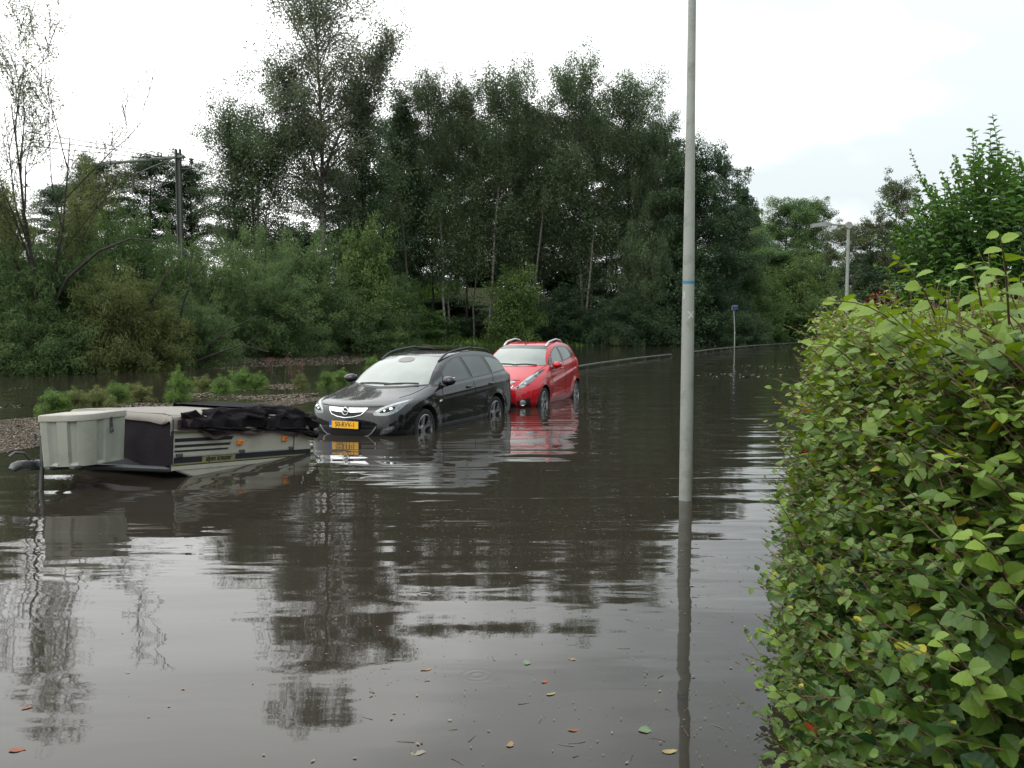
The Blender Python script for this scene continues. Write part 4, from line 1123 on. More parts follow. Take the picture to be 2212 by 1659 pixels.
# ---------------------------------------------------------------- lamp posts, sign, rail, catenary
M_pole = mat("painted_pole", (0.22, 0.235, 0.21), 0.55, var=0.12, scale=3, bump=0.0015, bscale=40, dirt=(0.125, 0.13, 0.105), dirt_amt=0.9, dscale=6)
M_bluetape = mat("blue_tape", (0.012, 0.15, 0.27), 0.5, var=0.15)
M_chalk = mat("white_marker", (0.46, 0.47, 0.45), 0.8, var=0.1)
M_lampglass = mat("lamp_glass", (0.55, 0.57, 0.56), 0.2, var=0.1)
def lamp_post(x, y, z0, r0, r1, h, label, arm_dir, arm_len):
    e = empty("lamp_post", (x, y, z0), 0, label, "lamp post")
    m = MB(); m.lathe([(r0, 0), (r0 * .995, h * .2), (r0 * .93, h * .2 + .01), (r0 * .80, h * .55), (r1, h)], 'z', 32)
    m.build("pole", M_pole, e, True)
    return e
pb = gp(1481, 1080); pole_h = 5.6
e = empty("lamp_post", (pb.x, pb.y, -.3), 0, "tall near grey lamp post with blue tape band and white cross mark", "lamp post")
m = MB(); m.lathe([(.0645, 0), (.0640, .9), (.060, 2.0), (.0505, 3.2), (.050, 3.205), (.0435, 3.9), (.043, 3.905), (.034, pole_h)], 'z', 40)
m.build("pole", M_pole, e, True)
def prad(z): return float(np.interp(z, [0, .9, 2.0, 3.2, 3.9, pole_h], [.0645, .064, .060, .0505, .0435, .034]))
zb = at(1481, 610, pb.y).z + .3
m = MB(); m.lathe([(prad(zb) - .001, zb - .014), (prad(zb) + .002, zb - .013), (prad(zb) + .002, zb + .013), (prad(zb) - .001, zb + .014)], 'z', 40); m.build("tape_band", M_bluetape, e, True)
def onpole(pts, wid, name):
    """thin painted stroke on the pole; pts = (angle from the camera side, z)"""
    m = MB()
    for (a0, z0), (a1, z1) in zip(pts[:-1], pts[1:]):
        k = 5
        for i_ in range(k + 1):
            t = i_ / k; a = a0 + (a1 - a0) * t; z = z0 + (z1 - z0) * t; r_ = prad(z) + .0012
            dx, dz = (a1 - a0) * r_, z1 - z0; L_ = math.hypot(dx, dz); na, nz_ = -dz / L_ * wid / 2 / r_, dx / L_ * wid / 2
            for s_ in (-1, 1): m.V.append((r_ * math.sin(a + s_ * na), -r_ * math.cos(a + s_ * na), z + s_ * nz_))
        b = len(m.V) - 2 * (k + 1)
        for i_ in range(k): m.F.append((b + 2 * i_, b + 2 * i_ + 1, b + 2 * i_ + 3, b + 2 * i_ + 2))
    return m
zc = at(1484, 680, pb.y).z + .3
m = onpole([(-.40 + .18, zc + .033), (.55 + .18, zc - .028)], .009, ""); m2 = onpole([(.62 + .18, zc + .036), (-.32 + .18, zc - .034)], .009, "")
m.add(m2.V, m2.F); m.build("cross_mark", M_chalk, e)
zj = at(1484, 638, pb.y).z + .3
onpole([(-1.15, zj + .03), (-.92, zj + .03), (-.92, zj - .02), (-1.05, zj - .03), (-1.15, zj - .03)], .010, "").build("letter_mark", M_chalk, e)
m = MB(); m.tube([(0, 0, pole_h - .05), (0, .0, pole_h + .02)], .04, 16); m.tube([(.25, 0, pole_h), (-1.2, 0, pole_h + .03)], .024, 10); m.build("arm", M_pole, e, True)
m = MB(); m.box((-1.45, 0, pole_h + .04), (.62, .24, .09), None, .03); m.build("lamp_head", M_pole, e)
# far lamp
LY = 31.0; lt = at(1833, 487, LY)
e = empty("lamp_post", (lt.x, lt.y, -.3), 0, "far grey lamp post with a long arm and flat lamp head above the hedge", "lamp post")
hh_ = lt.z + .3
m = MB(); m.lathe([(.075, 0), (.069, 2.0), (.055, 3.2), (.048, hh_)], 'z', 24); m.build("pole", M_pole, e, True)
aR = at(1852, 489, LY).x - lt.x; aL = at(1790, 484, LY).x - lt.x; hL = at(1752, 484, LY).x - lt.x
m = MB(); m.lathe([(.001, -.07), (.11, -.07), (.125, -.05), (.125, .05), (.11, .07), (.001, .07)], 'y', 28, (0, 0, hh_)); m.build("hub", M_pole, e, True)
m = MB(); m.tube([(aR, 0, hh_ - .03), (0, 0, hh_), (aL - .1, 0, hh_ + .05)], .032, 10); m.box(((aL * .45), 0, hh_ + .06), (.05, .04, .06), None, .01); m.build("arm", M_pole, e, True)
hd = hL - aL
v = [(aL + .03, -.10, hh_ + .085), (aL + .03, .10, hh_ + .085), (aL + .03, -.10, hh_ - .01), (aL + .03, .10, hh_ - .01), (aL + hd * .25, -.17, hh_ + .10), (aL + hd * .25, .17, hh_ + .10), (aL + hd * .25, -.17, hh_ - .05), (aL + hd * .25, .17, hh_ - .05), (hL, -.13, hh_ + .045), (hL, .13, hh_ + .045), (hL + .02, -.13, hh_ - .035), (hL + .02, .13, hh_ - .035)]
m = MB(); m.add(v, [(0, 1, 5, 4), (4, 5, 9, 8), (2, 6, 7, 3), (0, 4, 6, 2), (4, 8, 10, 6), (1, 3, 7, 5), (5, 7, 11, 9), (8, 9, 11, 10), (0, 2, 3, 1)]); hd_ = m.build("lamp_head", M_pole, e)
m = MB(); m.box(((aL + hd * .3 + hL) / 2, 0, hh_ - .055), (abs(hd) * .6, .24, .03), None, .01); m.build("lamp_glass", M_lampglass, hd_)
# blue sign
M_blue = mat("sign_blue", (0.008, 0.018, 0.13), 0.45, var=0.1)
sp = gp(1586.5, 752); st = at(1585, 662, sp.y)
e = empty("sign_post", (sp.x, sp.y, -.3), 0, "thin grey post carrying a small blue sign behind the low rail", "sign")
m = MB(); m.tube([(0, 0, 0), (0, 0, 1.3), (st.x - sp.x, 0, st.z + .25)], [.035, .035, .026], 10); m.box((0, 0, 1.25), (.09, .09, .10), None, .02); m.build("post", M_pole, e, True)
m = MB(); m.box((st.x - sp.x + .06, -.05, st.z + .20), (.32, .03, .24), None, .008); sg = m.build("sign_board", M_blue, e)
m = MB(); m.box((st.x - sp.x + .06, -.05, st.z + .335), (.36, .05, .03), None, .006); m.box((st.x - sp.x - .115, -.05, st.z + .20), (.024, .04, .26), None, .005); m.build("sign_edge", M_pole, sg)
# low rail along the kerb
M_rail = mat("weathered_rail", (0.10, 0.10, 0.088), 0.8, var=0.3, scale=5, bump=0.004, bscale=30)
RP = [gp(*p) for p in ((1235, 800), (1290, 790.5), (1380, 778), (1450, 770))]
RP2 = [gp(*p) for p in ((1490, 765), (1545, 757.5), (1640, 749), (1720, 743.5), (1800, 738.5))]
for pts, lb in ((RP, "low wooden rail just above water between the red car and lamp post"), (RP2, "low wooden rail just above water passing the blue sign post")):
    o0 = pts[0]; e = empty("low_rail", o0, 0, lb, "rail", "low rail along the flooded kerb")
    rel = [p - o0 for p in pts]
    d_ = (rel[-1] - rel[0]).normalized(); nrm = Vector((-d_.y, d_.x, 0))
    m = MB()
    for a, b in zip(rel[:-1], rel[1:]):
        c = (a + b) / 2; L_ = (b - a).length
        m.box((c.x, c.y, .105), (L_ - .01, .06, .055), Matrix.Rotation(math.atan2((b - a).y, (b - a).x), 3, 'Z'), .008)
    m.build("beam", M_rail, e)
    tot = sum((b - a).length for a, b in zip(rel[:-1], rel[1:])); k = int(tot / 1.7)
    for i_ in range(k + 1):
        s_ = tot * i_ / k
        for a, b in zip(rel[:-1], rel[1:]):
            if s_ <= (b - a).length + 1e-6: p = a + (b - a) * (s_ / (b - a).length); break
            s_ -= (b - a).length
        m = MB(); m.box((p.x, p.y, -.10), (.11, .11, .36), None, .01); m.build("post", M_trim, e)
# catenary
M_mast = mat("dark_green_mast", (0.055, 0.065, 0.055), 0.7, var=0.2, scale=2, dirt=(0.08, 0.06, 0.05), dirt_amt=0.5, dscale=3)
M_wire = mat("wire_metal", (0.06, 0.06, 0.06), 0.6, 0.5)
MY = 54.0; mt_, mb_ = at(384.5, 322, MY), at(386, 530, MY)
zg = gz(mt_.x, MY)
e = empty("catenary_mast", (mt_.x, MY, zg), 0, "tall dark railway mast with a long cantilever arm above the trees", "mast")
def loc(px, py, Yd): return at(px, py, Yd) - Vector((mt_.x, MY, zg))
m = MB(); hm = mt_.z - zg
for dx in (-.115, .115): m.box((dx, 0, hm / 2), (.05, .30, hm))
m.box((0, 0, hm / 2 - .1), (.18, .06, hm - .2)); m.build("mast", M_mast, e)
m = MB(); m.tube([loc(397, 338.5, MY - 1), loc(384, 339.5, MY), loc(212, 354.5, MY + 9)], .095, 8); m.build("cantilever", M_mast, e, True)
m = MB(); m.tube([loc(374, 342, MY + .4), loc(288, 377.5, MY + 4.5)], .045, 6); m.tube([loc(288, 377.5, MY + 4.5), loc(288, 415, MY + 4.5)], .10, 6); m.build("brace", M_mast, e, True)
for px in (320, 345):
    m = MB(); a, b = loc(px - 3.6, 343 - (px - 320) * .08, MY + 3), loc(px + 3.6, 342.5 - (px - 320) * .08, MY + 3); up = Vector((0, 0, .28))
    m.tube([a, a + up, b + up, b], .05, 6); m.build("insulator_frame", M_mast, e)
m = MB(); m.tube([loc(391, 365, MY), loc(412, 364, MY)], .05, 6); m.tube([loc(394, 376, MY), loc(410, 365, MY)], .03, 6); m.build("side_bracket", M_mast, e)
m = MB(); a = loc(413.5, 345, MY)
m.lathe([(.03, -.02), (.13, 0), (.13, .06), (.06, .08), (.13, .12), (.13, .18), (.06, .2), (.13, .24), (.13, .32), (.03, .36)], 'z', 12, loc(413.5, 355, MY)); m.tube([loc(413.5, 364, MY), loc(413.5, 343, MY)], .03, 6); m.build("insulator", M_mast, e)
m = MB(); m.tube([loc(372, 349, MY), loc(372, 357, MY)], .07, 8); m.tube([loc(372, 358, MY), loc(384, 358, MY)], .03, 6); m.build("insulator", M_mast, e)
m = MB(); m.tube([loc(333, 391, MY + 3), loc(291, 390, MY + 4.5)], .03, 6); m.tube([loc(333, 396, MY + 3), loc(291, 397, MY + 4.5)], .03, 6); m.tube([loc(334, 388, MY + 3), loc(334, 400, MY + 3)], .06, 6); m.build("registration_arm", M_galv, e)
for pts, lb in (([(60, 285, 40), (220, 311.5, 48), (376, 334, 54), (455, 352.5, 62), (560, 372, 75)], "topmost thin railway wire running from the bare tree past the mast"),
                ([(60, 300, 40), (235, 322, 48), (330, 336, 54), (400, 347, 57), (455, 364, 62), (560, 386, 75)], "middle railway wire meeting the bracket on the cantilever arm"),
                ([(60, 315, 40), (245, 333, 48), (322, 343, 54), (400, 362, 57), (450, 377, 62), (560, 400, 75)], "lowest railway wire sagging below the cantilever arm")):
    m = MB(); P_ = [at(*p) for p in pts]; o_ = P_[0]
    m.tube([p - o_ for p in P_], .020, 5); ob = m.build("overhead_wire", M_wire, None, True); ob.location = o_
    tag(ob, lb, "wire", "railway wires")
m = MB(); P_ = [at(300, 345, 56), at(304, 335, 56), at(320, 329.5, 56), at(330, 328, 55.5), at(342, 334, 55), at(354, 340, 54.6)]; o_ = P_[0]
m.tube([p - o_ for p in P_], .022, 6); ob = m.build("jumper_cable", M_wire, None, True); ob.location = o_; tag(ob, "black looped jumper cable over the cantilever arm", "cable")
# ---------------------------------------------------------------- trees and bushes
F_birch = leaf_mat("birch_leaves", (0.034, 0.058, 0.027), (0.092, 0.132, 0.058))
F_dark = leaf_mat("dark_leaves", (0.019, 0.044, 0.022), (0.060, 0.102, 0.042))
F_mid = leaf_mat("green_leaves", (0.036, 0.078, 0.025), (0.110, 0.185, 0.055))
F_light = leaf_mat("light_leaves", (0.048, 0.088, 0.022), (0.120, 0.185, 0.050))
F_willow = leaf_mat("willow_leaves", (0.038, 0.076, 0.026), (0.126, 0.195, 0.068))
F_olive = leaf_mat("olive_leaves", (0.050, 0.075, 0.026), (0.150, 0.180, 0.055))
F_brown = leaf_mat("brownish_leaves", (0.038, 0.052, 0.024), (0.105, 0.125, 0.050))
F_greyb = leaf_mat("grey_birch_leaves", (0.050, 0.072, 0.042), (0.135, 0.165, 0.095))
B_dark = bark_mat("dark_bark", (0.045, 0.038, 0.032), (0.018, 0.015, 0.013))
B_birch = bark_mat("birch_bark", (0.18, 0.17, 0.155), (0.06, 0.05, 0.045), True)
B_grey = bark_mat("grey_bark", (0.10, 0.09, 0.08), (0.04, 0.035, 0.03))

class Kind:
    """one built tree or bush; further ones are copies of it, turned and resized"""
    def __init__(s, meshes, H, Rr, names): s.m, s.H, s.R, s.names, s.used = meshes, H, Rr, names, {}
def plant(kind, nm, x, Y, ytop, wpx, leafm, barkm, label, cat, group, rz=None, zoff=0.0, z=None):
    top = at(x, ytop, Y)
    zb = (gz(top.x, Y) if z is None else z) - 0.15 + zoff
    Hh = max(0.5, top.z - zb); Rr = wpx / 2 / FPX * Y
    sc_ = (Rr / kind.R, Rr / kind.R, Hh / kind.H)
    key = (nm, leafm.name, barkm.name)
    rz = random.uniform(0, 6.28) if rz is None else rz
    if key in kind.used:
        r = copy_tree(kind.used[key], (top.x, Y, zb), rz, sc_)
    else:
        r = empty(nm, (top.x, Y, zb), rz); r.scale = sc_
        first = not kind.used
        a, b = kind.m if first else (kind.m[0].copy(), kind.m[1].copy())
        if not first: a.materials.clear(); b.materials.clear()
        link(kind.names[0], a, barkm, r); link(kind.names[1], b, leafm, r)
        kind.used[key] = r
    return tag(r, label, cat, group)
TC = ("trunk", "crown"); SL = ("stems", "foliage")
K_birch = [Kind(tree_meshes("birch", 16, 3.6, .30, 'full', 60, 8, 150, .135, .075, .36, .34, .6, 36, .15, (g1, .3), sd), 16, 3.6, TC) for sd, g1 in ((1, .5), (2, -.7), (3, .2))]
K_dense = [Kind(tree_meshes("dense", 15, 3.6, .14, 'round', 70, 9, 120, .16, .10, .42, 0.06, .2, 28, .22, (.3, .2), sd, flat=.6), 15, 3.6, TC) for sd in (5, 6)]
K_cone = Kind(tree_meshes("cone", 15, 2.9, .15, 'cone', 76, 7, 110, .15, .085, .38, .08, .4, 12, .2, (.2, .0), 8, flat=.5), 15, 2.9, TC)
K_col = Kind(tree_meshes("column", 14, 1.5, .08, 'column', 60, 5, 70, .30, .2, .4, 0, 0, 62, .2, (0.1, 0), 9, irr=.35), 14, 1.5, TC)
K_loose = Kind(tree_meshes("loose", 13, 3.4, .25, 'round', 36, 8, 105, .16, .105, .36, 0.05, .2, 34, .18, (.6, 0), 10, flat=.5, irr=.5), 13, 3.4, TC)
K_bush = [Kind(bush_meshes("bush", 5.0, 2.6, 38, 10, 72, .17, .050, .24, .10, .5, sd), 5.0, 2.6, SL) for sd in (21, 22, 23)]
K_round = [Kind(bush_meshes("shrub", 4.0, 2.2, 32, 10, 72, .13, .080, .24, .0, .1, sd, LEAF_DIAMOND), 4.0, 2.2, SL) for sd in (31, 32)]

# the tall birch, the two looser birches beside it, the bare willow: each built for itself
def hero(nm, x, Y, ytop, meshes_fn, leafm, barkm, label, cat):
    top = at(x, ytop, Y); zb = gz(top.x, Y) - .15
    a, b = meshes_fn(top.z - zb)
    r = empty(nm, (top.x, Y, zb)); link("trunk", a, barkm, r); link("crown", b, leafm, r)
    return tag(r, label, cat)
hero("birch_tree", 688, 60, -40, lambda H: tree_meshes("tall_birch", H, 4.3, .36, 'birch', 64, 9, 105, .15, .075, .38, .50, .8, 50, .24, (.2, 0), 41, hollow=.2,
     leaders=[(.44, 4.6, .4, H * .42, 2.0, 22), (.40, -2.6, -.3, H * .36, 1.8, 16)], irr=.4), F_greyb, B_birch, "tallest birch with drooping grey green foliage rising above all other trees", "tree")
hero("birch_tree", 548, 58, 228, lambda H: tree_meshes("left_birch", H, 3.3, .30, 'birch', 38, 8, 120, .13, .07, .36, .40, .6, 40, .13, (-.3, 0), 42, irr=.5,
     leaders=[(.5, 2.4, .2, H * .4, 1.6, 14)]), F_birch, B_birch, "loose birch with thin white trunk beside the tallest birch", "tree")
hero("birch_tree", 512, 57, 262, lambda H: tree_meshes("left_birch2", H, 2.0, .22, 'birch', 34, 8, 120, .13, .07, .36, .36, .6, 40, .12, (-.5, 0), 43, irr=.4), F_birch, B_dark,
     "leafy birch at the left edge of the wood, nearest the railway mast", "tree")

def bare_willow(H):
    g = np.random.default_rng(77); w = Wood(); C = []; S = []
    def grow(p, d, ln, r_, lev):
        n_ = 7
        pts = arc(p, d, ln, n_, .075, -.03 if lev < 2 else .02, .035, g)
        w.tube(pts, r_, r_ * (.16 if lev < 2 else .3), 6 if lev < 2 else 3)
        if lev >= 2:
            for u in np.linspace(.3, 1, 4):
                if g.random() < (.44 if pts[-1][2] < H * .55 else .11): C.append(pts[int(u * n_)] + g.normal(0, .08, 3)); S.append((.16, .16, .2))
        if lev == 4: return
        k = (5, 5, 5, 4)[lev]
        for i_ in range(k):
            u = .28 + .72 * (i_ + g.uniform(0, 1)) / k
            q = pts[min(n_, int(u * n_))]
            t = unit(pts[min(n_, int(u * n_) + 1)] - pts[max(0, int(u * n_) - 1)])
            d2 = unit(t + unit(g.normal(0, 1, 3)) * g.uniform(.45, .8) + np.array([0, 0, .22]))
            grow(q, d2, ln * g.uniform(.38, .56), max(.010, r_ * (1 - u * .55) * .55), lev + 1)
    for dx, dy, ln, r_ in ((-.28, .1, H * .64, .085), (-.02, -.1, H * .70, .10), (.15, .1, H * .64, .085)):
        grow(np.array([dx * .5, 0, H * .08]), np.array([dx, dy, 1.0]), ln, r_, 0)
    w.tube(np.array([[0, 0, 0], [0, 0, H * .08], [0.02, 0, H * .16]]), .13, .09, 8)
    lowb = np.array([[.1, 0, H * .18], [.9, -.1, H * .30], [2.0, -.2, H * .375], [3.1, -.3, H * .41], [4.2, -.3, H * .40]])
    w.tube(lowb, .075, .02, 6)
    C = np.array(C); S = np.array(S); kp = np.abs(C[:, 0]) < 2.3; C = C[kp]; S = S[kp]
    return w.mesh("bare_willow_trunk"), crown_leaves("bare_willow_crown", C, S, 11, .17, .03, .04, .3, None, LEAF_DIAMOND, .3, g=g)
hero("willow_tree", 72, 31, 62, bare_willow, F_olive, B_dark, "half bare willow with thin dark limbs against the white sky", "tree")

G1 = "trees of the wood behind the flood"
def T(k, nm, x, Y, yt, w, lm, bm, lb, **kw): plant(k, nm, x, Y, yt, w * 1.15, lm, bm, lb, "tree", G1, **kw)
for a in (
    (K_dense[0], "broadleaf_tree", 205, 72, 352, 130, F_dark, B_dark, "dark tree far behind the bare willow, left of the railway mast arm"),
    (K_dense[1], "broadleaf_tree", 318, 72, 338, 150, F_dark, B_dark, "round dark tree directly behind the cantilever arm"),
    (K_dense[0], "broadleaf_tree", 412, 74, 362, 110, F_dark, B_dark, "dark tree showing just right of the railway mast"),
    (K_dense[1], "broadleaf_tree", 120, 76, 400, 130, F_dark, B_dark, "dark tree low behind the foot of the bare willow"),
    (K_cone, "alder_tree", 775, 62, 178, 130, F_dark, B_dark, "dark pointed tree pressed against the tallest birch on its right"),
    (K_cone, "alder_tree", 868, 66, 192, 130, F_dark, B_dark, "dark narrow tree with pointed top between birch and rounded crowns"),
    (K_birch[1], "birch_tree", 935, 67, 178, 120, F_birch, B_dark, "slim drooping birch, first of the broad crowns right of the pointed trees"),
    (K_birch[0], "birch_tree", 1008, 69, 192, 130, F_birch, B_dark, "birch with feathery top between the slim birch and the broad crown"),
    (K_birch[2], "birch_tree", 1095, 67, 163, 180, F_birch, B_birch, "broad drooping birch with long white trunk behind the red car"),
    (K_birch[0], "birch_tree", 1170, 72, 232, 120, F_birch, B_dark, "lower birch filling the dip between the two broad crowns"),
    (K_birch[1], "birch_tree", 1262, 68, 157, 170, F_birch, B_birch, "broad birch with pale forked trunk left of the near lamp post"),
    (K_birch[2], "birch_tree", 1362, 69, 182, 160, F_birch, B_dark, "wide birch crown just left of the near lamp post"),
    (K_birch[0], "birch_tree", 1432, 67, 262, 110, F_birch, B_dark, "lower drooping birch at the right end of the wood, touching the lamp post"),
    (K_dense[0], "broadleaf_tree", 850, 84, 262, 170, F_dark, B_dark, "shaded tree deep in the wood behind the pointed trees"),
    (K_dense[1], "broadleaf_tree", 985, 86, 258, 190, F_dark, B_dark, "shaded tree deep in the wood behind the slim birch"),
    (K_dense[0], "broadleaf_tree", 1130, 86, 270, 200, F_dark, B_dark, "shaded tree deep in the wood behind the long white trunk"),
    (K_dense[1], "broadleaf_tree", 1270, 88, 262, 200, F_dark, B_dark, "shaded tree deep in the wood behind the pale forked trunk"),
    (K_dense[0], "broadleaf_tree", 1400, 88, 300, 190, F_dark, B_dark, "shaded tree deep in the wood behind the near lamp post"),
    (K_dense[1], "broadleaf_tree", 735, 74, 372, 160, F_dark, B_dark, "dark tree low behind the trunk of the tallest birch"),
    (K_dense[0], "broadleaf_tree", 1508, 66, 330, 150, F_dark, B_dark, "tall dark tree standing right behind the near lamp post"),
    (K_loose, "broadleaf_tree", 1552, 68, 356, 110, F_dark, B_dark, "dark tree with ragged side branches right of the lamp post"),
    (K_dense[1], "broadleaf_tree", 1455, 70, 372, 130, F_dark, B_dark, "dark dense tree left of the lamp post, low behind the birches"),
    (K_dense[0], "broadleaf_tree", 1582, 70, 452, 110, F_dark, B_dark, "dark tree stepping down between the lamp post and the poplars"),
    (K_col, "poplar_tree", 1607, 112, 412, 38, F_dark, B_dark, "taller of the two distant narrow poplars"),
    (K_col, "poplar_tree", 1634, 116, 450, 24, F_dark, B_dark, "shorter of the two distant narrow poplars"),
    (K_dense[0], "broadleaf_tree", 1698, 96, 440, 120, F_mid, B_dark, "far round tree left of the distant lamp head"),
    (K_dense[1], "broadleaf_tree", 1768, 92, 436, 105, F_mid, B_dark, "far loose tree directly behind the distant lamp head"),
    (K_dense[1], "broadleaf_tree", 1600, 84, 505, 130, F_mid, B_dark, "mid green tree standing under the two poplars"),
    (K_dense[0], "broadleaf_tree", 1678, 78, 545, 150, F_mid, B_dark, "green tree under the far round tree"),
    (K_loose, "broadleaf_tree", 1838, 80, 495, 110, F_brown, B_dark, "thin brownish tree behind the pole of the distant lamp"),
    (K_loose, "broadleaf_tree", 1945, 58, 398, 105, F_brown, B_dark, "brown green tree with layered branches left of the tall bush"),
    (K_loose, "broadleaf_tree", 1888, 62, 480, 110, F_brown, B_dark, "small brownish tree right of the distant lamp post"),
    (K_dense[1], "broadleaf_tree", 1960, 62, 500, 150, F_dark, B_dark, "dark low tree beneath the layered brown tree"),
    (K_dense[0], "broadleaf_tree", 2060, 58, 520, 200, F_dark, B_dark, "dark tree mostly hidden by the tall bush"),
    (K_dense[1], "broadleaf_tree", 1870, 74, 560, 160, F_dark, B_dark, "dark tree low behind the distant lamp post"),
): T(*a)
for x, Y, yt, w in ((2640, 18, 420, 520), (2560, 26, 480, 420), (2480, 36, 520, 380), (2760, 23, 450, 500), (2900, 14, 330, 700), (3400, 12, 280, 900), (3300, 8.5, 150, 800)):  # out-of-view trees added, heights set by what the black car's side reflects
    plant(K_dense[0], "reflection_tree", x, Y, yt, w, F_mid, B_dark, "unseen leafy tree added behind the hedge for dark car reflections", "tree", "unseen trees added for car reflections", z=.2)
G2 = "bushes along the flooded shore"
def Bh(k, nm, x, Y, yt, w, lm, lb, bm=B_dark): plant(k, nm, x, Y, yt, w, lm, bm, lb, "bush", G2)
W1, W2, W3 = K_bush
for a in (
    (W1, "willow_bush", -40, 32, 455, 260, F_willow, "grey green willow bush cut by the left edge of the view"),
    (W2, "willow_bush", 40, 31, 505, 230, F_willow, "grey green willow bush in front of the foot of the bare willow"),
    (W3, "willow_bush", 10, 34, 400, 150, F_olive, "tall thin olive willow bush behind the bare willow trunk"),
    (W1, "willow_bush", 180, 36, 330, 110, F_olive, "tall feathery willow bush right of the bare willow"),
    (W3, "willow_bush", 130, 32, 470, 200, F_willow, "dark green willow bush under the arching low branch"),
    (W2, "willow_bush", 268, 35, 425, 180, F_mid, "bright green bush below the left end of the cantilever arm"),
    (W3, "willow_bush", 235, 31.5, 560, 200, F_olive, "yellowish willow bush behind the grey storage box"),
    (W1, "willow_bush", 95, 30.5, 640, 240, F_willow, "low shaded willow bush hanging over the dark water at left"),
    (W2, "willow_bush", 375, 38, 490, 170, F_willow, "willow bush standing below the railway mast"),
    (W1, "willow_bush", 320, 33, 600, 200, F_olive, "olive bush leaning over the water above the tall weed"),
    (W3, "willow_bush", 470, 42, 515, 180, F_willow, "willow bush with arching stems right of the railway mast"),
    (W2, "willow_bush", 420, 35.5, 640, 190, F_willow, "low willow bush with a leaning bare stem over the drift bank"),
    (W1, "willow_bush", 560, 46, 482, 190, F_willow, "large willow bush below the loose birch"),
    (W3, "willow_bush", 660, 50, 485, 170, F_willow, "willow bush under the trunk of the tallest birch"),
    (W2, "willow_bush", 600, 44, 580, 210, F_willow, "wide low willow bush behind the red flowering weed"),
    (W1, "willow_bush", 700, 50, 590, 200, F_willow, "silvery willow bush behind the black car roof"),
    (K_round[0], "round_bush", 788, 54, 490, 160, F_light, "light green round bush standing out before the dark wood"),
    (W3, "willow_bush", 850, 57, 590, 130, F_mid, "green bush right of the light green round bush"),
    (W2, "willow_bush", 780, 52, 640, 200, F_willow, "shaded willow bush below the light green round bush"),
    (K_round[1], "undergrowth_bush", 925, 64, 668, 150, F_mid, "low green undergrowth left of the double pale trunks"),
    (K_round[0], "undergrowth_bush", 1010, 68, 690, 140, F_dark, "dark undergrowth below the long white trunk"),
    (K_round[1], "sapling_bush", 1115, 64, 562, 130, F_light, "young light green tree behind the red car roof"),
    (K_round[0], "undergrowth_bush", 1215, 67, 625, 130, F_dark, "dark bush right of the young light green tree"),
    (W1, "willow_bush", 1290, 66, 640, 150, F_dark, "dark willow bush at the foot of the pale forked trunk"),
    (W3, "willow_bush", 1395, 64, 470, 150, F_birch, "tall drooping bush left of the blue tape band"),
    (W2, "willow_bush", 1375, 63, 620, 190, F_dark, "low dark bush above the near stretch of rail"),
    (K_round[1], "undergrowth_bush", 1480, 64, 560, 170, F_dark, "dark bush directly behind the near lamp post"),
    (W1, "willow_bush", 1560, 66, 600, 150, F_dark, "dark willow bush behind the blue sign"),
    (W3, "willow_bush", 1625, 70, 560, 150, F_mid, "green bush right of the blue sign"),
    (W2, "willow_bush", 1600, 63, 668, 130, F_dark, "low spreading bush whose branches reach over the rail"),
    (K_round[0], "round_bush", 1705, 74, 575, 150, F_light, "light green bush below the distant lamp head"),
    (W1, "willow_bush", 1770, 74, 545, 150, F_light, "fresh green bush left of the distant lamp post"),
    (K_round[1], "round_bush", 1690, 72, 650, 180, F_mid, "low green bush at the far end of the flooded road"),
    (W3, "willow_bush", 1800, 70, 620, 160, F_mid, "low green bush at the foot of the distant lamp post"),
    (K_round[0], "round_bush", 1900, 60, 590, 190, F_dark, "dark bush between the distant lamp post and tall bush"),
    (K_round[1], "round_bush", 2040, 56, 560, 230, F_dark, "dark bush behind the hedge under the tall bush"),
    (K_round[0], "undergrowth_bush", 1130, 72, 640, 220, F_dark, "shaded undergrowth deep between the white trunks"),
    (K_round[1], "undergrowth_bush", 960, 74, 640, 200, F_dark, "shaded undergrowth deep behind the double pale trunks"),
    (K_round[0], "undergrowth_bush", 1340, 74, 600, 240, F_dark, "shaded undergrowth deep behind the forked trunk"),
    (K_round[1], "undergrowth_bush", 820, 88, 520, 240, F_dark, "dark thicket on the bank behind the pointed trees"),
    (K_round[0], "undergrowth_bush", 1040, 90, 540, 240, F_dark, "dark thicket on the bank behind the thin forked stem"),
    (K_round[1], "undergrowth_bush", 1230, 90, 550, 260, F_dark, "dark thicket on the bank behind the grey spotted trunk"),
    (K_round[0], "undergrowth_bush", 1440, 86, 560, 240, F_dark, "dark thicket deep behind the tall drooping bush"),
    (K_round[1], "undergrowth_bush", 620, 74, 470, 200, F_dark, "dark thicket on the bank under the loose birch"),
): Bh(*a)
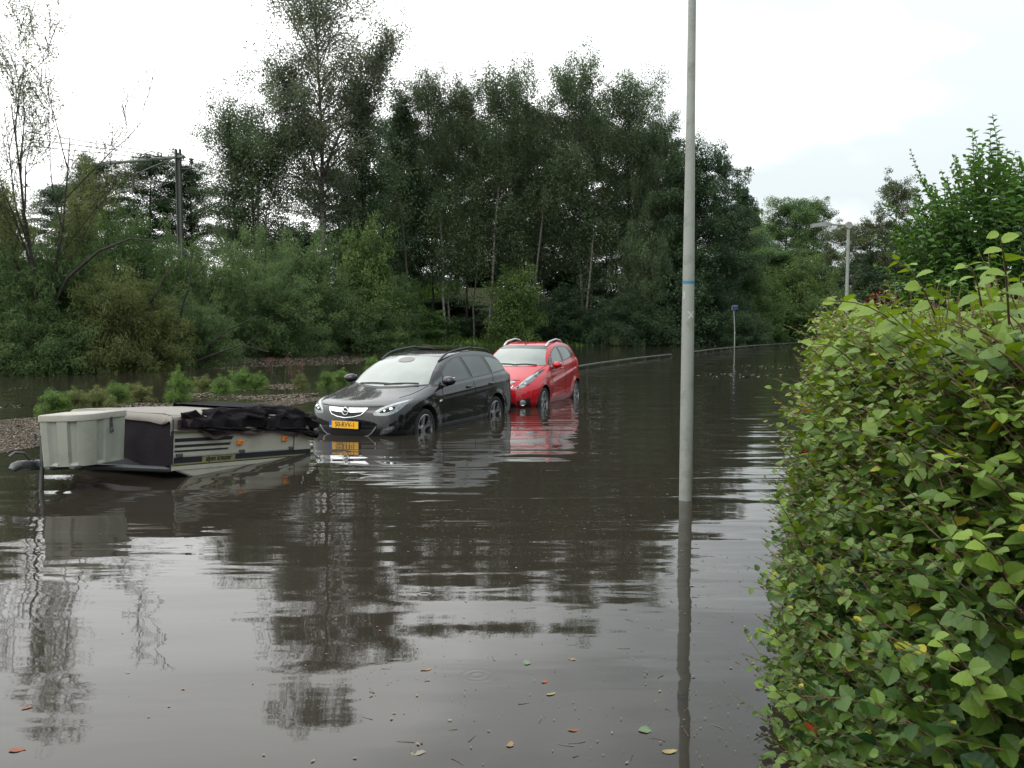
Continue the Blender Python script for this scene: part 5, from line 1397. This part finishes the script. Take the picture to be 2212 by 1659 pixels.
# thin pale trunks standing clear in front of the shade
def pole_tree(pts, Y, r_, lb, bm):
    P_ = [at(x, y, Y) for x, y in pts]; o_ = Vector((P_[0].x, P_[0].y, gz(P_[0].x, Y) - .1))
    w = Wood(); w.tube(np.array([tuple(Vector((0, 0, 0)))] + [tuple(p - o_) for p in P_]), r_, r_ * .55, 8)
    e_ = empty("birch_tree", o_, 0, lb, "tree", "slender trunks at the edge of the wood")
    link("trunk", w.mesh("slender_trunk"), bm, e_)
    g = np.random.default_rng(int(pts[0][0])); tp_ = np.array(P_[-1] - o_); k = 30
    C = tp_ + g.normal(0, 1, (k, 3)) * np.array([.9, .8, 1.6]) + np.array([0, 0, -.6])
    link("crown", crown_leaves("slender_crown", C, np.full((k, 3), .45), 75, .18, .10, .3, .6, None, LEAF_DIAMOND, .5, g=g), F_birch, e_)
for a in (([(1056, 715), (1064, 600), (1069, 500), (1078, 400)], 65.5, .12, "long white birch trunk standing left of the young light green tree", B_birch),
          ([(962, 716), (957, 640), (958, 560), (950, 470)], 64, .11, "left of two close pale trunks right of the bright grass", B_birch),
          ([(972, 716), (968, 650), (976, 590), (980, 520)], 64.3, .09, "right of two close pale trunks right of the bright grass", B_grey),
          ([(1268, 660), (1276, 580), (1280, 530), (1284, 500)], 66.5, .10, "pale leaning trunk between the dark bushes left of the lamp post", B_birch),
          ([(1155, 620), (1164, 540), (1172, 470), (1180, 400)], 66, .10, "grey spotted trunk rising behind the young light green tree", B_grey),
          ([(1024, 712), (1022, 660), (1030, 590), (1036, 520)], 65, .07, "thin forked stem left of the long white trunk", B_grey),
          ([(885, 700), (880, 600), (872, 500), (856, 410)], 62, .09, "dark leaning trunk beside the bright grass patch", B_dark),
          ([(557, 520), (558, 450), (556, 400), (553, 350)], 57, .10, "thin straight white trunk below the loose birch", B_birch)): pole_tree(*a)
# leaning bare stems over the water
for i_, (pts, Y, lb) in enumerate((([(395, 795), (430, 760), (490, 715), (560, 680)], 34.5, "bare dark stem leaning right over the drift bank"),
                                   ([(300, 690), (335, 640), (360, 590)], 33, "dark stem leaning right inside the olive bush"),
                                   ([(378, 740), (395, 660), (410, 610), (415, 540)], 34, "upright dark stem below the railway mast"),
                                   ([(390, 798), (450, 770), (520, 745), (580, 760)], 34.2, "low bare branch drooping to the drift bank"))):
    P_ = [at(x, y, Y) for x, y in pts]; o_ = P_[0].copy(); o_.z = -.1
    w = Wood(); w.tube(np.array([tuple(p - o_) for p in P_]), .06, .015, 6)
    g = np.random.default_rng(i_ + 200); base_ = np.array([tuple(p - o_) for p in P_])
    for k in range(12):
        u = g.uniform(.3, 3); q = np.array([np.interp(u, np.arange(len(base_)), base_[:, a]) for a in range(3)])
        w.tube(arc(q, (g.normal(.4, .6), g.normal(0, .5), g.normal(.4, .4)), g.uniform(.3, .9), 4, .12, .05, 0, g), .014, .004, 3)
    ob = link("bare_stem", w.mesh("bare_stem"), B_dark); ob.location = o_; tag(ob, lb, "branch", "bare stems leaning over the water")
# bright grass on the far embankment and shore
def grass(name, poly, Y0, count, hgt, seed, lm, label, zf=None):
    g = np.random.default_rng(seed); poly = np.array(poly); lo, hi = poly.min(0), poly.max(0)
    P = g.uniform(lo, hi, (count * 4, 2)); P = P[in_poly(P, poly)][:count]; k = len(P)
    C = np.column_stack([P, ground_z(P)])
    D = np.column_stack([g.normal(0, .45, (k, 2)), np.ones(k)]); Nn = np.column_stack([g.normal(0, 1, (k, 2)), np.zeros(k) + .1])
    s = hgt * g.lognormal(0, .35, k)
    V, F = place_leaves(C, D, Nn, s, s * .16, LEAF_DIAMOND)
    tag(link(name, np_mesh(name, V, F, g.uniform(0, 1, k)), lm), label, "grass", None, "stuff")
F_grass = leaf_mat("grass_blades", (0.04, 0.085, 0.018), (0.11, 0.19, 0.042))
F_dry = leaf_mat("dry_grass", (0.14, 0.11, 0.04), (0.26, 0.20, 0.09))
a_, b_ = at(860, 600, 78), at(960, 600, 74)
grass("bank_grass", [(a_.x, 74), (b_.x, 70), (b_.x + 1, 82), (a_.x, 84)], 75, 6000, .45, 61, F_grass, "bright green grass slope seen between the dark trunks")
a_, b_ = at(260, 530, 50), at(480, 540, 50)
grass("bank_grass", [(a_.x, 44), (b_.x, 44), (b_.x, 60), (a_.x, 60)], 50, 9000, .5, 62, F_dry, "dry orange grass on the railway bank below the mast")
a_, b_ = gp(880, 747), gp(1440, 746)
grass("shore_grass", [(a_.x, a_.y - 1), (b_.x, b_.y - 1), (b_.x, b_.y + 4), (a_.x, a_.y + 7)], 66, 12000, .28, 63, F_grass, "green grass fringe where the wood meets the flood")

# weeds standing in the flood
F_weed = leaf_mat("weed_leaves", (0.05, 0.11, 0.025), (0.16, 0.26, 0.06))
F_weed2 = leaf_mat("dull_weed_leaves", (0.07, 0.10, 0.03), (0.20, 0.22, 0.08))
F_red = leaf_mat("red_weed_heads", (0.085, 0.030, 0.020), (0.17, 0.075, 0.045))
K_weed = [Kind(bush_meshes("weed", .8, .5, 30, 7, 34, .05, .016, .060, .0, -.2, sd, LEAF_SPRIG, .8, .006), .8, .5, SL) for sd in (51, 52)]
for x, yb_, w_, yt, lm, kk, lb in (
    (118, 888, 84, 842, F_weed, 0, "bushy green weed nearest the storage box, left end of the row"),
    (165, 884, 60, 858, F_weed2, 1, "low dull weed beside the bushy weed at the left end"),
    (208, 880, 80, 850, F_weed2, 1, "pale low weed above the storage box lid"),
    (252, 872, 66, 826, F_weed, 0, "green weed behind the front of the trailer cover"),
    (386, 868, 60, 798, F_weed, 1, "tallest single weed standing behind the tarpaulin"),
    (440, 846, 50, 818, F_weed2, 0, "small dull weed right of the tallest weed"),
    (478, 848, 52, 812, F_weed, 1, "feathery weed between the tallest weed and the leafy pair"),
    (521, 840, 62, 796, F_weed, 0, "leafy weed with an upright tip, first of a pair"),
    (556, 840, 54, 806, F_weed, 1, "leafy round weed, second of a pair by the red weed"),
    (706, 834, 44, 806, F_weed, 0, "light green weed tuft left of the black car's bonnet"),
    (738, 830, 48, 798, F_weed, 1, "light green weed tuft touching the black car's windscreen pillar"),
    (805, 800, 40, 770, F_weed, 0, "weed tuft half hidden behind the black car's windscreen"),
    (648, 838, 40, 818, F_weed2, 1, "faint dull weed just right of the red flowering weed"),
    (300, 868, 60, 846, F_weed2, 0, "low sparse weed behind the middle of the trailer cover")):
    p = gp(x, yb_)
    plant(K_weed[kk], "weed_plant", x, p.y, yt, w_, lm, B_grey, lb, "weed", "weeds standing in the flood", z=.05)
g = np.random.default_rng(90); w = Wood(); C = []
p0 = gp(610, 838)
for i_ in range(16):
    b = np.array([g.normal(0, .28), g.normal(0, .12), 0]); pts = arc(b, (g.normal(0, .12), g.normal(0, .1), 1), g.uniform(.35, .8), 5, .05, 0, 0, g)
    w.tube(pts, .007, .003, 4); C.append(pts[-1])
C = np.array(C)
e = empty("red_weed", p0, 0, "weed with rusty red seed heads standing in the water", "weed")
link("stems", w.mesh("red_weed_stems"), B_grey, e)
link("seed_heads", crown_leaves("red_weed_heads", C, np.full((len(C), 3), .05), 34, .03, .018, 0, .3, None, LEAF_DIAMOND, 0, g=g), F_red, e)
p0 = gp(1342, 747)
w = Wood(); g = np.random.default_rng(92)
Pr = np.column_stack([g.normal(0, .45, 500), g.normal(0, .4, 500), np.zeros(500)])
V, F = place_leaves(Pr, np.column_stack([g.normal(0, .25, 500), g.normal(0, .25, 500), np.ones(500)]), g.normal(0, 1, (500, 3)), g.uniform(.4, 1.2, 500) * (g.random(500) < .35), np.full(500, .03), LEAF_DIAMOND)
ob = link("reed_clump", np_mesh("reed_clump", V, F, g.uniform(0, 1, 500)), leaf_mat("reed_blades", (.12, .14, .06), (.28, .27, .14))); ob.location = p0
tag(ob, "pale clump of reeds standing at the far shore above the rail", "reeds")

# ---------------------------------------------------------------- hedge and tall bush, near
def leaf_template(nl, serr, fold=.10, curl=.12):
    """ovate toothed leaf along +x, unit length, unit width"""
    xs_ = np.linspace(0, 1, nl)
    half = .5 * np.sin(np.pi * np.clip(xs_, 0, 1) ** .82) ** .75
    half[0] = .0; half[-1] = .0
    V = []; F3 = []; F4 = []
    for i_, x in enumerate(xs_):
        zc_ = -curl * x * x + .04
        if half[i_] == 0: V.append((x, 0, zc_)); continue
        k = 1 + (serr if i_ % 2 else -serr)
        V += [(x - .02, -half[i_] * k, zc_ + fold * half[i_] * 2), (x, 0, zc_), (x - .02, half[i_] * k, zc_ + fold * half[i_] * 2)]
    n_ = nl - 2
    F3 += [(0, 1, 2), (0, 2, 3)]
    for i_ in range(n_ - 1):
        a = 1 + 3 * i_; F4 += [(a, a + 3, a + 4, a + 1), (a + 1, a + 4, a + 5, a + 2)]
    a = 1 + 3 * (n_ - 1); e_ = len(V) - 1
    F3 += [(a, e_, a + 1), (a + 1, e_, a + 2)]
    return np.array(V), [np.array(F3), np.array(F4)]
LT_near = leaf_template(11, .06); LT_mid = leaf_template(5, 0.0); LT_far = LEAF_DIAMOND

hx = HEDGE - 0
def face_pt(s):
    """point, outward normal at arc length s along the hedge face"""
    seg_ = np.linalg.norm(np.diff(hx, axis=0), axis=1); cs = np.concatenate([[0], np.cumsum(seg_)])
    x = np.interp(s, cs, hx[:, 0]); y = np.interp(s, cs, hx[:, 1])
    d = np.stack([np.interp(s + .3, cs, hx[:, 0]) - np.interp(s - .3, cs, hx[:, 0]), np.interp(s + .3, cs, hx[:, 1]) - np.interp(s - .3, cs, hx[:, 1])], -1)
    d = unit(d); return np.stack([x, y], -1), np.stack([-d[:, 1], d[:, 0]], -1), d
HL = np.linalg.norm(np.diff(hx, axis=0), axis=1).sum()
g = np.random.default_rng(123)
wood = Wood(); LV = []; LF3 = []; LF4 = []; LTn = []; nv = 0
def emit(P, D, Nn, ls, ws, tint, tm):
    global nv
    V, F = place_leaves(P, D, Nn, ls, ws, tm)
    LV.append(V)
    for f in F:
        (LF3 if f.shape[1] == 3 else LF4).append((f + nv, np.repeat(tint, f.shape[0] // len(P)) if True else 0))
    nv += len(V)
TOP = 1.72
def shoots(n, s0, s1, kind):
    s = s0 + (s1 - s0) * g.uniform(0, 1, n)
    p2, nr, dr = face_pt(s)
    if kind == 'face':
        z = g.uniform(-.05, TOP - .05, n); dep = g.uniform(-.10, .16, n)
        dep = dep + .20 * (z / 1.7) ** 1.5 + .02
        base = np.column_stack([p2 - nr * dep[:, None], z])
        D = np.column_stack([nr * g.uniform(.5, 1.1, (n, 1)) + dr * g.normal(-.12, .35, (n, 1)), g.uniform(.25, 1.0, n)])
        ln = g.uniform(.12, .34, n)
    else:
        dep = g.uniform(.24, 1.35, n)
        base = np.column_stack([p2 - nr * dep[:, None], TOP - .25 + .14 * sstep(5.5, 1.2, s) + g.uniform(-.1, .08, n)])
        D = np.column_stack([nr * g.normal(.12, .28, (n, 1)) + dr * g.normal(0, .25, (n, 1)), np.ones(n)])
        ln = g.uniform(.16, .36, n) * np.where(g.random(n) < .03, 1.35, 1)
    return base, unit(D), ln
def grow_shoots(base, D, ln, spacing, lsize, tm, wood_on, topness):
    n = len(base)
    curve = g.normal(0, .10, (n, 3)); curve[:, 2] -= .05
    side = unit(np.cross(D, np.array([0, 0, 1.0]) + g.normal(0, .3, (n, 3))))
    kmax = int(np.max(ln) / spacing) + 1
    ph = g.uniform(0, 1, n)
    for k in range(kmax):
        u = (k + ph) * spacing
        m = u < ln
        if not m.any(): continue
        f = (u / ln)[m]
        P = base[m] + D[m] * u[m, None] + curve[m] * (f ** 2)[:, None] * ln[m, None]
        sgn = np.where((k % 2) == 0, 1, -1)
        LD = unit(side[m] * sgn * g.uniform(.6, 1.1, (m.sum(), 1)) + D[m] * g.uniform(.2, .75, (m.sum(), 1)) + g.normal(0, .25, (m.sum(), 3)) + np.array([0, 0, -.12]))
        Nn = np.array([0, 0, 1.0]) + g.normal(0, .42, (m.sum(), 3)) + D[m] * .25
        sz = lsize * (1 - .62 * f ** 1.5) * g.uniform(.5, 1.3, m.sum())
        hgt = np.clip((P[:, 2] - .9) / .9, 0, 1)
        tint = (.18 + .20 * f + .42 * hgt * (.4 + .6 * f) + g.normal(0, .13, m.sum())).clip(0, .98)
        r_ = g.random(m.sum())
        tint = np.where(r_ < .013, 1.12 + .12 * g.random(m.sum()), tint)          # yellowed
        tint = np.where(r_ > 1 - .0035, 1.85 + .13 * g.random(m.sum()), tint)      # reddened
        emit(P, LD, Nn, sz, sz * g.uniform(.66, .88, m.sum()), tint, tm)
    if wood_on:
        for i_ in range(n):
            u = np.linspace(-.25, 1.02, 5)
            pts = base[i_] + D[i_] * (u * ln[i_])[:, None] + curve[i_] * (np.maximum(u, 0) ** 2)[:, None] * ln[i_]
            wood.tube(pts, .0034, .0013, 4)
near_cut, mid_cut = 4.4, 9.0
for (s0, s1, df, dt, tm, lsz, wd, sp_) in ((0.25, near_cut, 430, 330, LT_near, .070, True, .030), (near_cut, mid_cut, 300, 240, LT_mid, .072, True, .036), (mid_cut, 18, 130, 110, LT_mid, .075, False, .05), (18, HL, 70, 60, LT_far, .085, False, .06)):
    nf_, nt_ = int((s1 - s0) * 1.75 * df), int((s1 - s0) * 1.25 * dt)
    b_, D_, l_ = shoots(nf_, s0, s1, 'face'); grow_shoots(b_, D_, l_, sp_, lsz, tm, wd, 0)
    b_, D_, l_ = shoots(nt_, s0, s1, 'top'); grow_shoots(b_, D_, l_, sp_, lsz, tm, wd, 1)
    # inner leaves
    n_ = int((s1 - s0) * 1.75 * df * 1.0)
    s_ = g.uniform(s0, s1, n_); p2, nr, dr = face_pt(s_)
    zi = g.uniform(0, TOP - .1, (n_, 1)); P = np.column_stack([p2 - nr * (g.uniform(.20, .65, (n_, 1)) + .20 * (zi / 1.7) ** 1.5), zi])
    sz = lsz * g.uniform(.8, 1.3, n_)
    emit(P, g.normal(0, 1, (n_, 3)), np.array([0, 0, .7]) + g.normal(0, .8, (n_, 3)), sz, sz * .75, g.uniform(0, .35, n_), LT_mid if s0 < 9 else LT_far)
# a few long shoots that stand clear of the clipped outline
def long_shoot(px, py, Y, px2, py2, lsz=.065, nl=10):
    a, b = np.array(at(px, py, Y + .30)), np.array(at(px2, py2, Y - .02))
    d = b - a; ln = np.linalg.norm(d); D1 = (d / ln)[None]
    global wood
    P = []; 
    u = np.linspace(0, 1, 7); sag = np.outer(np.sin(u * np.pi) * .03, [0, 0, 1]); pts = a + np.outer(u, d) + sag
    wood.tube(pts, .0028, .0012, 5)
    side = unit(np.cross(D1, [[0, .3, 1.0]]))[0]
    k = np.arange(nl); f = .12 + .88 * k / (nl - 1)
    P = a + np.outer(f, d) + np.outer(np.sin(f * np.pi) * .03, [0, 0, 1])
    LD = side[None] * np.where(k % 2 == 0, 1, -1)[:, None] + D1 * .55 + g.normal(0, .2, (nl, 3))
    sz = lsz * (1 - .55 * f ** 2) * g.uniform(.8, 1.2, nl)
    emit(P, LD, np.array([0, -.5, 1.0]) + g.normal(0, .35, (nl, 3)), sz, sz * .78, (.55 + .3 * f + g.normal(0, .1, nl)).clip(.2, .98), LT_near)
for a in ((2180, 700, 1.6, 2158, 505, .046, 7), (1960, 720, 2.3, 1780, 650, .06, 8), (1850, 790, 2.9, 1740, 745, .06, 8), (1810, 860, 3.2, 1722, 835, .05, 8),
          (1790, 960, 3.2, 1735, 900, .05, 8), (1752, 1235, 3.3, 1672, 1070, .05, 12), (1730, 1330, 3.2, 1660, 1235, .05, 9), (1740, 1450, 3.0, 1640, 1362, .05, 10), (1735, 1560, 2.9, 1640, 1480, .05, 10), (2020, 680, 2.4, 1930, 560, .055, 8),
          (2120, 660, 1.9, 2085, 575, .048, 7), (2150, 1560, 1.6, 2020, 1380, .058, 8), (2200, 1300, 1.6, 2080, 1150, .058, 8)): long_shoot(*a)
V = np.concatenate(LV)
F3 = np.concatenate([f for f, _ in LF3]); T3 = np.concatenate([t for _, t in LF3]); F4 = np.concatenate([f for f, _ in LF4]); T4 = np.concatenate([t for _, t in LF4])
def order_faces(): pass
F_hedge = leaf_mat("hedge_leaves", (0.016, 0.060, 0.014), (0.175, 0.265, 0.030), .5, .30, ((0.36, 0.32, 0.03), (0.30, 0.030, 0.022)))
e = empty("hedge", (1.2, 2.5, 0), 0, "tall clipped green hedge with brown twigs along the near side of the water", "hedge")
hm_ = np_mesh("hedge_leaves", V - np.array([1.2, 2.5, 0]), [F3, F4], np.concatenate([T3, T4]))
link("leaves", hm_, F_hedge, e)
M_twig = mat("twig_bark", (0.13, 0.075, 0.045), 0.7, var=0.3, scale=30)
wmsh = wood.mesh("hedge_twigs"); wmsh.transform(Matrix.Translation((-1.2, -2.5, 0))); link("twigs", wmsh, M_twig, e)
# thick stems inside
w = Wood()
for i_ in range(60):
    s_ = g.uniform(.4, 12, 1); p2, nr, dr = face_pt(s_)
    q = p2[0] - nr[0] * g.uniform(.55, 1.0)
    w.tube(arc((q[0], q[1], -.2), (g.normal(0, .2), g.normal(0, .2), 1), 1.75, 6, .06, 0, 0, g), .016, .006, 5)
wm_ = w.mesh("hedge_stems"); wm_.transform(Matrix.Translation((-1.2, -2.5, 0))); link("stems", wm_, B_dark, e)

# tall bush behind the hedge
g = np.random.default_rng(321)
BY = 9.6; bt = at(2165, 236, BY); wood2 = Wood(); LV = []; LF3 = []; LF4 = []; nv = 0
cx, cy = bt.x + .05, BY; Hb = bt.z
BP = []; BD = []; BS = []; BTt = []
for i_ in range(430):
    az = g.uniform(0, 2 * math.pi); el = math.asin(g.uniform(-.25, 1))
    rr2 = g.uniform(.55, .95)
    c = np.array([cx + math.cos(az) * math.cos(el) * 1.06 * rr2, cy + math.sin(az) * math.cos(el) * .95 * rr2, 2.05 + math.sin(el) * (Hb - 2.62) * rr2])
    d = unit(np.array([math.cos(az) * math.cos(el) * .55, math.sin(az) * math.cos(el) * .5, .35 + .9 * max(0, math.sin(el))]) + g.normal(0, .12, 3))
    ln = g.uniform(.3, .62) * (1.25 if el > .8 and g.random() < .35 else 1)
    pts = arc(c, d, ln, 6, .05, -.02, .03, g); wood2.tube(pts, .005, .0018, 4)
    side = unit(np.cross(d, np.array([.2, .1, 1.0])))
    nl = int(ln / .032)
    for k in range(nl):
        u = k / nl; p = np.array([np.interp(u * 6, np.arange(7), pts[:, a]) for a in range(3)])
        BP.append(p); BD.append(side * (1 if k % 2 else -1) * g.uniform(.5, 1.1) + d * .45 + np.array([0, 0, .05]) + g.normal(0, .22, 3)); BS.append(.098 * (1 - .4 * u * u) * g.uniform(.75, 1.2)); BTt.append(np.clip(.3 + .35 * u + g.normal(0, .14), 0, 1))
    if i_ % 5 == 0: wood2.tube(np.array([[cx + g.normal(0, .1), cy + g.normal(0, .1), .3], [(cx + c[0]) / 2, (cy + c[1]) / 2, (c[2]) / 2 + .3], c]), .022, .006, 5)
n_ = 9000
q = unit(g.normal(0, 1, (n_, 3))) * g.uniform(.2, .95, (n_, 1)) ** .6
P = np.array([cx, cy, 1.95]) + q * np.array([.95, .92, (Hb - 2.6)]); P[:, 2] = np.where(P[:, 2] < .3, g.uniform(.3, 1.6, n_), P[:, 2])
BP = np.concatenate([np.array(BP), P]); BD = np.concatenate([np.array(BD), g.normal(0, 1, (n_, 3))]); BS = np.concatenate([np.array(BS), .08 * g.uniform(.7, 1.2, n_)]); BTt = np.concatenate([np.array(BTt), g.uniform(.0, .5, n_)])
LT_b = leaf_template(6, 0, .16, .30)
emit(BP, BD, np.array([0, 0, 1.0]) + g.normal(0, .4, (len(BP), 3)), BS, BS * .52, BTt, LT_b)
F_cherry = leaf_mat("tall_bush_leaves", (0.024, 0.075, 0.018), (0.105, 0.215, 0.036), .38, .30)
e = empty("tall_bush", (cx, cy, 0), 0, "tall leafy bush with upright shoots rising behind the hedge against the sky", "bush")
m_ = np_mesh("tall_bush_leaves", np.concatenate(LV) - np.array([cx, cy, 0]), [np.concatenate([f for f, _ in LF3]), np.concatenate([f for f, _ in LF4])], np.concatenate([np.concatenate([t for _, t in LF3]), np.concatenate([t for _, t in LF4])]))
link("foliage", m_, F_cherry, e)
m_ = wood2.mesh("tall_bush_stems"); m_.transform(Matrix.Translation((-cx, -cy, 0))); link("stems", m_, B_dark, e)
# small red leaved plant at the far end of the hedge
g = np.random.default_rng(55); p0 = at(1905, 640, 14); C = np.array([0, 0, 0]) + g.normal(0, .07, (26, 3)) * np.array([1.1, 1, .6])
e = empty("red_plant", (p0.x, p0.y, 0), 0, "small dark red leaved plant poking above the hedge before the lamp post", "plant")
C[:, 2] += p0.z - .08
link("leaves", crown_leaves("red_plant_leaves", C, np.full((26, 3), .06), 26, .06, .04, 0, .6, None, LEAF_DIAMOND, 0, g=g), leaf_mat("dark_red_leaves", (.05, .014, .012), (.13, .03, .02)), e)
w = Wood(); [w.tube(np.array([[g.normal(0, .05), 0, .2], c]), .008, .003, 4) for c in C[:10]]; link("stems", w.mesh("red_plant_stems"), B_dark, e)

# ---------------------------------------------------------------- fallen leaves afloat
M_fl = {k: mat("floating_" + k, c, .8, var=.35, scale=25) for k, c in dict(tan=(.20, .13, .065), rust=(.19, .065, .03), green=(.10, .15, .085), yellow=(.23, .19, .08), pale=(.17, .155, .12)).items()}
tv, tf = leaf_template(9, .05, .10, .10)
def crumple(v, a):
    w_ = v + g.normal(0, .035, v.shape) * np.array([1, 1.6, 0]); w_[:, 2] = a * (np.sin(v[:, 0] * 5 + a * 40) * .5 + np.sin(v[:, 1] * 9) * .35)
    return w_
def one_leaf(px, py, ln, col, ang, label, wr_=.72, group=None):
    p = gp(px, py)
    me = np_mesh("fallen_leaf", crumple(tv, random.uniform(.03, .09)) * np.array([ln, ln * wr_ * random.uniform(.7, 1), ln]), tf, smooth=True)
    o = link("fallen_leaf", me, M_fl[col]); o.scale = (.72, .72, .72); o.location = (p.x, p.y, .003); o.rotation_euler = (random.uniform(-.05, .05), random.uniform(-.05, .05), R(ang))
    return tag(o, label, "leaf", group)
GL = "larger leaves afloat on the near water"
for a in ((18, 1622, .10, "rust", 10, "large orange brown leaf afloat at the bottom left corner"),
          (45, 1533, .07, "rust", 40, "reddish leaf afloat above the large orange brown leaf"),
          (1391, 1585, .11, "green", 75, "large pale green leaf afloat before the foot of the pole's reflection"),
          (1430, 1625, .09, "yellow", 5, "yellow tan leaf afloat by the bottom edge, near the pole's reflection"),
          (886, 1628, .09, "pale", 10, "pale curled leaf afloat at the bottom edge with twigs beside"),
          (908, 1448, .085, "tan", 20, "bright tan leaf afloat alone in the middle of the water"),
          (1488, 1266, .06, "pale", -10, "pale leaf afloat on the pole's reflection"),
          (1180, 1502, .07, "yellow", 25, "yellow tan leaf in the middle of the scattered litter"),
          (1228, 1578, .07, "rust", 5, "rusty leaf afloat left of the large pale green leaf"),
          (1140, 1437, .10, "green", 100, "faint green leaf afloat among the litter near the tan cluster"),
          (1172, 1476, .07, "rust", 60, "small rusty leaf above the yellow tan leaf"),
          (1242, 1426, .06, "tan", 150, "tan leaf near the right of the scattered litter"),
          (1100, 1615, .07, "tan", 80, "tan curled leaf afloat low in the litter")): one_leaf(*a, group=GL)
g = np.random.default_rng(400); small = None
for i_ in range(110):
    px, py = g.uniform(650, 1640), g.uniform(1100, 1655)
    if g.random() < .35: px = g.uniform(40, 1600)
    p = gp(px, py)
    if small is None:
        small = {}
    c = ("tan", "rust", "green", "yellow", "pale", "tan", "pale")[int(g.integers(0, 7))]
    if c not in small:
        o = link("small_leaf", np_mesh("small_leaf", crumple(tv, .08) * np.array([.024, .015, .024]), tf, smooth=True), M_fl[c]); small[c] = o
    else:
        o = small[c].copy(); COL.objects.link(o)
    o.location = (p.x, p.y, .005); o.rotation_euler = (0, 0, g.uniform(0, 6.28)); s_ = g.uniform(.35, 1.0); o.scale = (s_, s_ * g.uniform(.6, 1.1), s_)
    tag(o, "small fallen leaf floating on the open flood water", "leaf", "small leaves scattered on the water")
for i_ in range(36):
    p = gp(g.uniform(760, 1640), g.uniform(1250, 1650)); ln = g.uniform(.03, .09)
    w = Wood(); w.tube(arc((0, 0, 0), (g.normal(), g.normal(), 0), ln, 4, .18, 0, 0, g) * np.array([1, 1, .15]), .0016, .0008, 4)
    o = link("floating_twig", w.mesh("floating_twig"), M_twig if i_ % 3 else M_fl["pale"]); o.location = (p.x, p.y, .002)
    tag(o, "short thin twig floating on the open flood water", "twig", "twigs scattered on the water")
